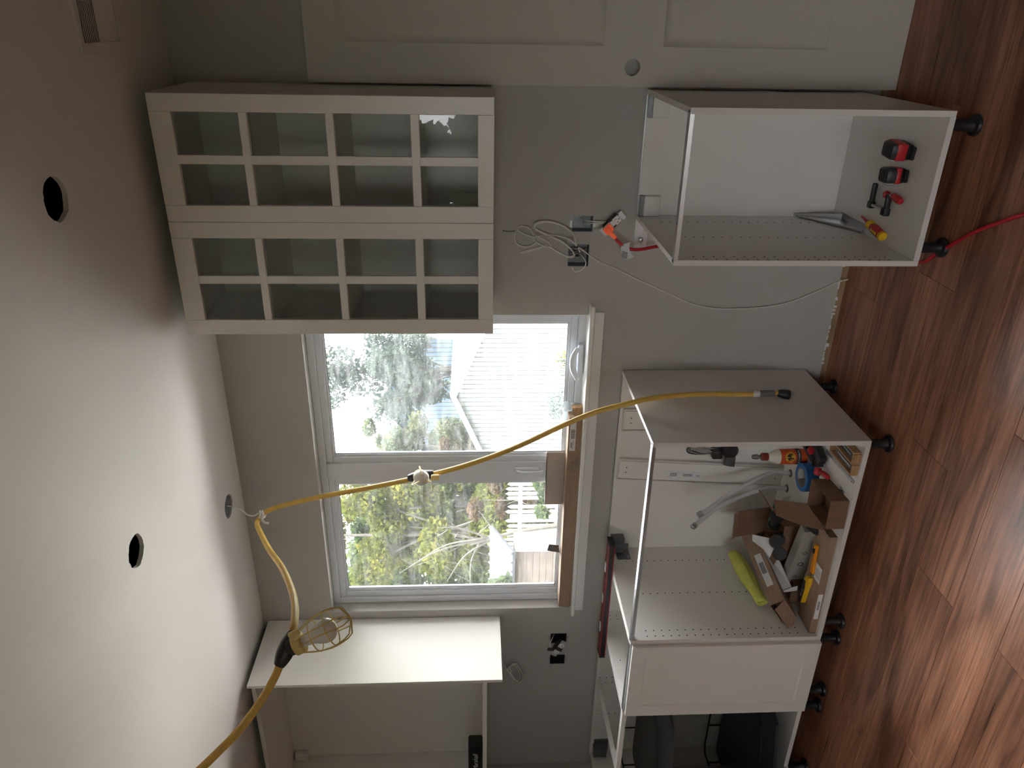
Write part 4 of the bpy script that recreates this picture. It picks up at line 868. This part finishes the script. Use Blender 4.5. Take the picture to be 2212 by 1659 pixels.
# metal shelf bracket leaning in the corner
sbk = thing('shelf_bracket', 'grey metal triangular shelf bracket leaning in the corner of the narrow cabinet', 'bracket', (-.425, -.17, BZ))
part('upright', MB().add([(-.434, -.024, .275), (-.434, -.092, .122), (-.412, -.094, .122), (-.428, -.024, .275), (-.437, -.022, .275), (-.437, -.088, .121), (-.415, -.09, .121), (-.431, -.022, .275)], [(0, 1, 2, 3), (4, 7, 6, 5), (0, 4, 5, 1), (2, 6, 7, 3), (1, 5, 6, 2)]), 'aluminium', sbk)
part('base_arm', MB().box(-.437, -.408, -.272, -.085, BZ, BZ+.003).box(-.437, -.434, -.272, -.085, BZ, BZ+.016), 'aluminium', sbk)
part('brace', MB().tube([(-.434, -.03, .268), (-.432, -.15, .19), (-.430, -.268, BZ+.008)], .004, 6, 2), 'aluminium', sbk)
part('web', MB().prism([(-.270, BZ+.012), (-.09, BZ+.012), (-.028, .262)], .0015, Matrix(((0, 0, 1, -.4355), (1, 0, 0, 0), (0, 1, 0, 0), (0, 0, 0, 1)))), 'aluminium', sbk)

# ================================================================== INSIDE THE SINK CABINET
def packed_board(x0, x1, z1, tilt, label, lab=False, rot=0):
    r = thing('packed_board', label, 'board', ((x0+x1)/2, -.03, BZ), 'plastic-wrapped white boards against the sink cabinet back')
    M = T(((x0+x1)/2, -.026, BZ), rx=0, ry=rot); w = (x1-x0)/2
    part('board', MB().box(-w+.006, w-.006, -.010, .004, .004, z1-BZ, M, c=.001), 'white_lacquer', r)
    t = MB()
    for s in (-1, 1): t.box(s*w-.0035, s*w+.0035, -.012, .005, 0, z1-BZ+.004, M, c=.0015)
    part('wrap_edge', t.box(-w, w, -.011, .005, 0, .004, M).box(-w, w, -.011, .005, z1-BZ, z1-BZ+.005, M), 'edge_band', r, kind='stuff')
    t = MB()
    for z in (.03, z1-BZ-.03):
        for x in (-.012, .012): t.lathe([(.0026, 0), (.0026, .0008), (0, .0008)], 8, M @ T((x, -.0098, z), rx=90))
    part('drill_holes', t, 'hole_dark', r, kind='stuff')
    if lab:
        l = part('label', MB().box(-.030, .004, -.0108, -.0098, .36, .52, M), 'paper_white', r); bc = MB()
        for k in range(14): bc.box(-.020, -.006, -.0112, -.0107, .405+.003*k, .4065+.003*k, M)
        for k in range(5): bc.box(-.022, -.004, -.0112, -.0107, .475+.006*k, .478+.006*k, M)
        for k in range(3): bc.box(-.020, -.010, -.0112, -.0107, .372+.006*k, .374+.006*k, M)
        part('label_print', bc, 'print_grey', l, kind='stuff')
packed_board(-1.640, -1.540, .850, 0, 'tall plastic-wrapped white board with a barcode label, beside the hoses', True, 3.6)
packed_board(-1.352, -1.252, .848, 0, 'tall plastic-wrapped white board behind the sink cabinet side panel', False, 0)
# hair-dryer shaped black pump with its cord, hung on the back panel
bk = thing('pump_motor', 'black motor with a round outlet and folded grey cord hung on the sink cabinet back', 'motor', (-1.45, -.06, .35))
part('housing', MB().lathe([(0, 0), (.030, .004), (.036, .03), (.034, .055), (.022, .068), (0, .07)], 18, T((-1.435, -.020, .385), rx=90)), 'black_plastic', bk)
part('nozzle', MB().lathe([(.020, 0), (.024, .03), (.025, .055), (.021, .055), (.019, .01), (0, .01)], 18, T((-1.455, -.055, .375), rx=75, rz=-55)), 'dark_steel', bk)
part('cap', MB().box(-1.475, -1.435, -.075, -.03, .415, .46, c=.006), 'black_plastic', bk)
for k in range(4):
    o_ = k*.006; part('cord_loop', MB().tube([(-1.455+o_*.6, -.05, .44), (-1.462+o_, -.048-o_, .50), (-1.458+o_, -.046, .552-o_*.6), (-1.440-o_*.4, -.045, .566-o_), (-1.422, -.046, .545), (-1.432, -.05, .48), (-1.44, -.05, .43)], .0032, 6), 'grey_cable' if k % 2 else 'black_plastic', bk)
# two grey water hoses rising through the floor
def hose(pts, label):
    r = thing('water_hose', label, 'hose', (pts[0][0], pts[0][1], BZ), 'grey water hoses in the sink cabinet')
    part('tube', MB().tube(pts, .0095, 12), 'pvc_pipe', r)
    a, b = Vector(pts[-2]), Vector(pts[-1]); d = (b-a).normalized(); QM = Matrix.Translation(b-d*.006) @ d.to_track_quat('Z', 'Y').to_matrix().to_4x4()
    part('end_fitting', MB().lathe([(.0118, 0), (.0118, .012), (.0085, .012), (.0085, .002), (0, .002)], 14, QM).lathe([(.0128, -.008), (.0132, -.003), (.0128, .0)], 14, QM), 'aluminium', r)
    part('floor_grommet', MB().lathe([(.017, 0), (.017, .003), (.010, .005)], 16, T((pts[0][0], pts[0][1], BZ))), 'dark_steel', r)
    return r
hose([(-1.527, -.107, BZ), (-1.523, -.108, .20), (-1.53, -.14, .275), (-1.548, -.18, .355), (-1.566, -.225, .44), (-1.590, -.275, .52), (-1.600, -.295, .562)], 'grey hose leaning out over the boxes, nearer the blue tape')
hose([(-1.608, -.102, BZ), (-1.601, -.11, .22), (-1.602, -.15, .31), (-1.607, -.19, .395), (-1.622, -.23, .475), (-1.640, -.275, .54), (-1.652, -.305, .582)], 'grey hose leaning out furthest over the open carton')
# glue bottle
gb = thing('glue_bottle', 'white wood-glue bottle with an orange label and grey nozzle cap', 'bottle', (-1.372, -.222, BZ)); GM = T((-1.372, -.222, BZ))
part('bottle', MB().lathe([(.028, 0), (.031, .004), (.031, .125), (.029, .135), (.015, .165), (.0135, .172)], 24, GM), 'glue_white', gb)
part('label', MB().lathe([(.0314, .014), (.0316, .015), (.0316, .122), (.0314, .123)], 24, GM), 'glue_label', gb)
part('cap', MB().lathe([(.0155, .168), (.0165, .172), (.016, .192), (.010, .197)], 18, GM), 'glue_cap', gb)
part('nozzle', MB().lathe([(.0075, .195), (.007, .205), (.010, .208), (.0105, .220), (.008, .232), (0, .234)], 14, GM), 'grey_clear', gb)
va = math.degrees(math.atan2(CAM.y+.222, CAM.x+1.372))
def onlabel(z, ang=0): return T((-1.372, -.222, BZ+z), rz=va+ang) @ T((.0319, 0, 0)) @ Matrix(((0, 0, 1, 0), (1, 0, 0, 0), (0, 1, 0, 0), (0, 0, 0, 1)))
def curved(name, poly, z, material, ang=0):
    t = MB(); vs = [(0, 0)]+poly; k = len(poly); t.add([T((-1.372, -.222, BZ+z), rz=va+ang+math.degrees(x/.0319)) @ Vector((.0319+.0004, 0, y)) for x, y in vs], [(0, i+1, (i+1) % k+1) for i in range(k)]); part(name, t, material, gb, smooth=False)
curved('emblem_disc', [(.021*math.cos(i*.3142), .021*math.sin(i*.3142)) for i in range(20)], .086, 'label_gold', -6)
curved('emblem_shape', [(.012, -.013), (.016, -.004), (.010, .008), (.004, .015), (-.005, .013), (-.012, .004), (-.014, -.010), (-.004, -.016)], .0865, 'print_black', -6.3)
def ring_text(body, z, size, material, ang, adv):
    for i, ch in enumerate(body):
        if ch != ' ': text_part('lettering', ch, size, onlabel(z, ang+(i-(len(body)-1)/2)*adv) @ T((0, 0, .0009)), material, gb, .0002)
ring_text('GORILLA', .080, .0125, 'label_gold', -6, 15)
part('label_band', MB().lathe([(.0317, .040), (.0321, .041), (.0321, .058), (.0317, .059)], 24, GM), 'print_black', gb)
ring_text('ULTIMATE', .0495, .011, 'paper_white', -4, 13.5)
# blue tape roll
tr_ = thing('tape_roll', 'wide roll of blue painter tape lying flat in the sink cabinet', 'tape', (-1.425, -.295, BZ)); TM = T((-1.425, -.295, BZ))
part('tape', MB().lathe([(.040, .001), (.040, .047), (.0405, .048), (.0565, .048), (.0575, .047), (.0575, .001), (.0565, 0), (.0405, 0), (.040, .001)], 40, TM), 'tape_blue', tr_)
part('core', MB().lathe([(.038, .0005), (.038, .0485), (.0401, .0485), (.0401, .0005), (.038, .0005)], 40, TM), 'paper_core', tr_)
part('core_label', MB().lathe([(.0376, .004), (.0376, .044)], 8, TM, 60, 130), 'paper_white', tr_)
# quick clamp
qc = thing('quick_clamp', 'black trigger clamp with red pads lying beside the blue tape', 'clamp', (-1.31, -.36, BZ))
part('body', MB().box(-.020, .016, -.05, .045, .004, .034, T((-1.285, -.330, BZ), rz=-20), c=.006).box(-.012, .012, -.03, .05, .030, .052, T((-1.300, -.300, BZ), rz=-35, rx=14), c=.005), 'black_plastic', qc)
part('jaw', MB().prism([(-.012, 0), (.020, -.004), (.026, .016), (.006, .060), (-.012, .062)], .018, T((-1.322, -.36, BZ+.006), rz=28)), 'black_plastic', qc)
part('pad', MB().box(-.016, .016, -.010, .010, 0, .026, T((-1.348, -.378, BZ+.018), rz=24, ry=12), c=.006), 'red_plastic', qc)
part('handle', MB().lathe([(.006, 0), (.0095, .004), (.0105, .02), (.010, .042), (.008, .047), (0, .048)], 14, T((-1.338, -.395, BZ+.024), rx=96, rz=8)), 'red_plastic', qc)
part('pad_upper', MB().box(-.013, .013, -.012, .012, 0, .020, T((-1.270, -.345, BZ+.050), rz=-15), c=.006), 'red_plastic', qc)
part('screw', MB().cyl((-1.346, -.384, BZ+.026), (-1.339, -.398, BZ+.025), .005), 'steel', qc)
part('bar', MB().box(-.004, .004, -.10, .10, 0, .012, T((-1.262, -.455, BZ+.002), rz=0)), 'steel', qc)
rb_ = thing('steel_rule', 'narrow flat steel bar with a hole, lying toward the sink cabinet front', 'bar', (-1.262, -.47, BZ))
bpy.data.objects.remove(bpy.data.objects[[o.name for o in qc.children if o.name.startswith('bar')][0]])
part('bar', MB().box(-.006, .006, -.115, .115, 0, .006, T((-1.262, -.470, BZ), rz=1), c=.0008), 'steel', rb_); part('hole', MB().lathe([(.003, 0), (.003, .0005), (0, .0005)], 10, T((-1.2625, -.575, BZ+.0058))), 'hole_dark', rb_)
# wooden strip boxes beside the side panel
for i, (x, y, h, lb) in enumerate(((-1.160, -.485, .030, 'open wooden slat tray against the sink cabinet side panel, the wider one'), (-1.206, -.500, .024, 'narrow open wooden slat tray beside the steel bar'))):
    w_, l_ = (.022, .086) if i else (.021, .100); r = thing('wooden_tray', lb, 'tray', (x, y, BZ), 'wooden trays in the sink cabinet'); M = T((x, y, BZ))
    part('base', MB().box(-w_, w_, -l_, l_, 0, .004, M), 'wood_pale', r)
    for s in (-1, 1):
        part('side_strip', MB().box(s*w_-.003, s*w_+.003, -l_, l_, 0, h, M, c=.0008), 'wood_pale', r); part('end_strip', MB().box(-w_+.003, w_-.003, s*l_-.004, s*l_+.004, 0, h, M, c=.0008), 'wood_pale', r)
    part('clear_film', MB().box(-w_+.004, w_-.004, -l_+.02, l_-.02, h*.55, h*.58, M), 'bag_plastic', r)
    part('rule', MB().box(-.005, .001, -l_*.7, l_*.5, h*.6, h*.68, M), 'steel', r)
ck_ = MB().box(-.010, .010, -.017, .017, 0, .002, T((-1.338, -.520, BZ), rz=-12)); 
kc = thing('metal_clip', 'small square metal clip lying on the sink cabinet floor', 'clip', (-1.338, -.52, BZ)); part('plate', ck_, 'steel', kc)
part('tongue', MB().box(-.004, .004, -.012, .010, .002, .005, T((-1.338, -.520, BZ), rz=25)), 'dark_steel', kc)

def carton(label, M, w, d, h, material, flaps=(), name='cardboard_box', th=.003, group='small cartons in the sink cabinet'):
    """open carton: floor and four walls, plus flaps given as (side, angle, length)"""
    loc = M @ Vector((0, 0, 0)); r = thing(name, label, 'box', tuple(loc), group)
    t = MB().box(-w/2, w/2, -d/2, d/2, 0, th, M)
    for s in (-1, 1): t.box(s*w/2-th/2, s*w/2+th/2, -d/2, d/2, 0, h, M); t.box(-w/2, w/2, s*d/2-th/2, s*d/2+th/2, 0, h, M)
    part('carton', t, material, r)
    for side, ang, ln in flaps:
        a = {'front': 0, 'right': 90, 'back': 180, 'left': 270}[side]; wd = w if side in ('front', 'back') else d; dd = d/2 if side in ('front', 'back') else w/2
        FMx = M @ T((0, 0, 0), rz=a) @ T((0, -dd, h), rx=ang)
        f = MB().box(-wd/2+.002, wd/2-.002, -th/2, th/2, 0, ln, FMx); part('flap', f, material, r)
    return r
carton('small open brown carton at the front edge of the sink cabinet', T((-1.405, -.505, BZ), rz=4), .116, .165, .070, 'cardboard_dark', ())
c1 = bpy.data.objects['cardboard_box.001']
FP = [(-1.465, -.586, .190), (-1.461, -.424, .190), (-1.496, -.345, .285), (-1.535, -.395, .288), (-1.505, -.50, .235)]
part('flap', MB().add(FP+[(x-.003, y, z) for x, y, z in FP], [(0, 1, 2, 3, 4), (9, 8, 7, 6, 5)]+[(i, i+5, (i+1) % 5+5, (i+1) % 5) for i in range(5)]), 'cardboard_dark', c1)
c2 = carton('open brown carton full of black cabinet legs, its long flap raised', T((-1.700, -.270, BZ+.014), rz=6), .125, .165, .085, 'cardboard_dark', (('back', -14, .150), ('right', 55, .10), ('left', 70, .06)))
part('flap_tip', MB().box(-.060, .060, -.0015, .0015, 0, .035, T((-1.700, -.270, BZ+.014), rz=6) @ T((0, .0825, .085), rz=180, rx=-14) @ T((0, 0, .150), rx=-30)), 'cardboard', c2)
# long flat boxes
def longbox(label, M, L, W_, Hh, material, open_end=False, group='long flat boxes in the sink cabinet', prints=()):
    r = thing('long_box', label, 'box', tuple(M @ Vector((0, 0, 0))), group)
    t = MB(); th = .0025
    t.box(-L/2, L/2, -W_/2, W_/2, 0, th, M); t.box(-L/2, L/2, -W_/2, W_/2, Hh-th, Hh, M); t.box(-L/2, L/2, -W_/2, -W_/2+th, th, Hh-th, M); t.box(-L/2, L/2, W_/2-th, W_/2, th, Hh-th, M)
    if not open_end: t.box(-L/2, -L/2+th, -W_/2, W_/2, 0, Hh, M)
    t.box(L/2-th, L/2, -W_/2, W_/2, 0, Hh, M); part('carton', t, material, r); return r
MA = T((-1.745, -.520, BZ), rz=2)
la = longbox('long flat cardboard box along the sink cabinet front with knives on it', MA, .455, .110, .030, 'cardboard')
part('label', MB().box(-.16, -.04, -.0556, -.0549, .006, .024, MA), 'paper_white', la); part('label', MB().box(.005, .075, -.052, .000, .0299, .0305, MA @ T(rz=0)), 'paper_white', la)
t = MB()
for k in range(12): t.box(-.115+.0035*k, -.113+.0035*k, -.0560, -.0555, .010, .020, MA)
for k in range(5): t.box(.018, .058, -.045+.008*k, -.043+.008*k, .0304, .0308, MA)
part('label_print', t, 'print_grey', la, kind='stuff')
MU = T((-1.905, -.235, BZ), rz=88)
lu = longbox('plain flat cardboard box underneath the leaning long box', MU, .37, .110, .050, 'cardboard_dark')
MBx = T((-1.862, -.285, .215), rz=82, rx=-34)
lbx = longbox('long cardboard box leaning on the others with an open torn end and white labels', MBx, .50, .150, .062, 'cardboard', True)
part('label', MB().box(-.02, .035, -.010, .030, .0619, .0626, MBx @ T(rz=0)), 'paper_white', lbx)
l2 = part('label', MB().box(-.165, .005, -.0757, -.0749, .016, .044, MBx), 'paper_white', lbx); t = MB()
for k in range(20): t.box(-.10+.003*k, -.0985+.003*k, -.0761, -.0756, .020, .040, MBx)
part('label_print', t, 'print_black', l2, kind='stuff')
t = MB().box(-.190, -.176, .010, .020, .0620, .0624, MBx).box(-.200, -.170, .0, .003, .0620, .0624, MBx).box(-.188, -.184, -.012, .012, .0620, .0624, MBx).box(.17, .19, -.002, .002, .062, .0624, MBx)
part('printed_mark', t, 'print_black', lbx, kind='stuff')
part('flap', MB().box(-.055, 0, -.0740, .074, -.0012, .0012, MBx @ T((-.25, 0, .001), ry=62)), 'cardboard', lbx)
MC = T((-1.735, -.405, BZ+.0), rz=-13)
lc = longbox('narrow grey-white printed box standing behind the knives', MC, .36, .045, .075, 'paper_core')
for k, q in ((-.10, 3), (-.02, 16), (.05, 4)):   # small handling pictograms: outlined shapes
    part('printed_mark', MB().lathe([(.008, 0), (.0115, 0), (.0115, .0005), (.008, .0005), (.008, 0)], q, MC @ T((k, -.0224, .040), rx=90)), 'print_black', lc)
wp = thing('instruction_sheet', 'folded white instruction sheet standing between the cartons', 'paper', (-1.78, -.33, .19))
def sheet(c): return MB().add([*c]+[tuple(Vector(q)+Vector((0, .0012, -.0012))) for q in c], [(0, 1, 2, 3, 4)[:len(c)], tuple(range(2*len(c)-1, len(c)-1, -1))]+[(i, i+len(c), (i+1) % len(c)+len(c), (i+1) % len(c)) for i in range(len(c))])
SC = [(-1.770, -.210, .285), (-1.835, -.215, .275), (-1.905, -.425, .238), (-1.858, -.445, .188), (-1.745, -.270, .235)]
part('sheet', sheet(SC), 'paper_white', wp, smooth=False)
part('second_leaf', sheet([(-1.858, -.447, .187), (-1.905, -.428, .236), (-1.862, -.462, .170), (-1.845, -.455, .168)]), 'paper_white', wp, smooth=False)
# black plastic cabinet legs spilling from the carton
for i, (x, y, z, rx, rz, lb) in enumerate(((-1.690, -.345, .232, 62, 30, 'black plastic cabinet leg on top of the carton, pointing out'), (-1.725, -.330, .226, 74, 10, 'black plastic cabinet leg lying across the carton edge'), (-1.665, -.290, .238, 80, 60, 'black plastic cabinet leg at the back of the carton'))):
    r = thing('cabinet_leg', lb, 'cabinet leg', (x, y, z), 'loose black cabinet legs'); M = T((x, y, z), rx=rx, rz=rz)
    part('foot', MB().lathe([(.024, 0), (.026, .004), (.024, .012), (.016, .016)], 16, M), 'black_plastic', r); part('stem', MB().lathe([(.015, .014), (.015, .075), (.024, .085), (.028, .090), (.028, .096)], 16, M), 'black_plastic', r)
tp_ = thing('drain_fitting', 'black plastic drain fitting lying between the two open cartons', 'fitting', (-1.545, -.43, BZ))
part('elbow', MB().tube([(-1.525, -.40, BZ+.05), (-1.540, -.425, BZ+.055), (-1.556, -.455, BZ+.035), (-1.560, -.47, BZ+.015)], .021, 12), 'black_matte', tp_)
part('nut', MB().lathe([(.019, 0), (.024, .002), (.024, .016), (.013, .017), (.012, .004), (0, .004)], 10, T((-1.516, -.40, BZ+.052), rx=60, rz=-20)), 'dark_steel', tp_)
part('plate', MB().box(-1.585, -1.52, -.480, -.42, BZ, BZ+.018, c=.006), 'black_matte', tp_)
# zip bag and dusty rag behind
zb = thing('zip_bag', 'clear zip bag with a green seal stuffed between the cartons', 'bag', (-1.60, -.27, BZ))
zm = T((-1.600, -.255, BZ+.09), rz=-12, rx=30)
t = MB(); n = 6
vs = [((i/n-.5)*.10, .006*math.sin(i*1.9+j*1.3), (j/n-.5)*.10) for j in range(n+1) for i in range(n+1)]; t.add(vs, [(j*(n+1)+i, j*(n+1)+i+1, (j+1)*(n+1)+i+1, (j+1)*(n+1)+i) for j in range(n) for i in range(n)], zm)
part('film', t, 'bag_plastic', zb); part('seal', MB().box(-.052, .052, -.004, .004, .040, .047, zm), 'bag_green', zb)
# utility knives
def knife(M, label):
    r = thing('utility_knife', label, 'knife', tuple(M @ Vector((0, 0, 0))), 'utility knives on the long box')
    return r
M1 = T((-1.672, -.512, BZ+.031), rz=186)
k1 = knife(M1, 'slim orange snap-off utility knife on the long box')
part('handle', MB().box(-.070, .055, -.009, -.003, 0, .012, M1, c=.0025).box(-.070, .055, .003, .009, 0, .012, M1, c=.0025).box(-.075, -.062, -.009, .009, 0, .012, M1, c=.003), 'orange_plastic', k1)
part('channel', MB().box(-.064, .062, -.004, .004, .001, .006, M1), 'black_plastic', k1); part('blade', MB().box(.05, .082, -.004, .004, .004, .0055, M1), 'steel', k1); part('slider', MB().box(-.055, -.035, -.011, .004, .006, .017, M1, c=.003), 'black_plastic', k1)
M2 = T((-1.825, -.505, BZ+.031), rz=174)
k2 = knife(M2, 'stout black and yellow utility knife at the end of the long box')
part('handle', MB().prism([(-.078, -.006), (-.055, -.017), (.0, -.015), (.045, -.017), (.060, -.004), (.055, .012), (0, .010), (-.05, .014), (-.078, .010)], .018, M2), 'yellow_plastic', k2)
part('grip', MB().prism([(-.045, -.019), (.0, -.017), (.052, -.019), (.058, .004), (.02, .006), (-.02, .004), (-.05, -.004)], .020, M2 @ T((0, 0, .0005))), 'black_plastic', k2)
part('slot', MB().box(-.01, .004, -.004, 0, .0200, .0212, M2).box(.016, .030, -.006, -.002, .0200, .0212, M2), 'cardboard_pale', k2, kind='stuff')
# rolled yellow-green cloth on the leaning box
rg = thing('microfibre_cloth', 'rolled yellow-green cloth resting on the leaning long box', 'cloth', (-1.94, -.31, .27))
P0, P1 = Vector((-1.930, -.150, .315)), Vector((-1.928, -.455, .300)); t = MB(); n, mth = 14, 22; vs = []; fs = []
for i in range(n+1):
    q = i/n; c = P0.lerp(P1, q)
    for j in range(mth):
        a = j/(mth-1)*2*math.pi*1.35; rr = (.036-.006*a/6.28)*(.62+.38*math.sin(math.pi*min(q*1.15+.18, 1)))*(1+.09*math.sin(5*q+2*a)); vs.append((c.x+rr*math.cos(a)*.95, c.y+.004*math.sin(a*2), c.z+rr*math.sin(a)*1.15))
for i in range(n):
    for j in range(mth-1): fs.append((i*mth+j, i*mth+j+1, (i+1)*mth+j+1, (i+1)*mth+j))
t.add(vs, fs); cro = part('roll', t, 'cloth_green', rg); sm_ = cro.modifiers.new('thick', 'SOLIDIFY'); sm_.thickness = .003
part('inner_fold', MB().tube([P0+Vector((0, -.01, 0)), P0.lerp(P1, .5), P1+Vector((0, .02, 0))], .021, 10), 'cloth_green', rg)

# speaker in the left wall cabinet
sp = thing('speaker', 'black portable speaker with a cursive white logo in the open wall cabinet', 'speaker', (-3.08, -.22, LZ0+TH))
part('body', MB().box(-3.19, -2.985, -.255, -.185, LZ0+TH, LZ0+TH+.070, c=.009), 'speaker_black', sp)
part('front_grille', MB().box(-3.183, -2.992, -.2575, -.2535, LZ0+TH+.007, LZ0+TH+.063, c=.0015), 'black_matte', sp)
text_part('logo', 'Marshall', .034, FM(-3.095, -.2582, LZ0+TH+.034), 'paper_white', sp, shear=.35)
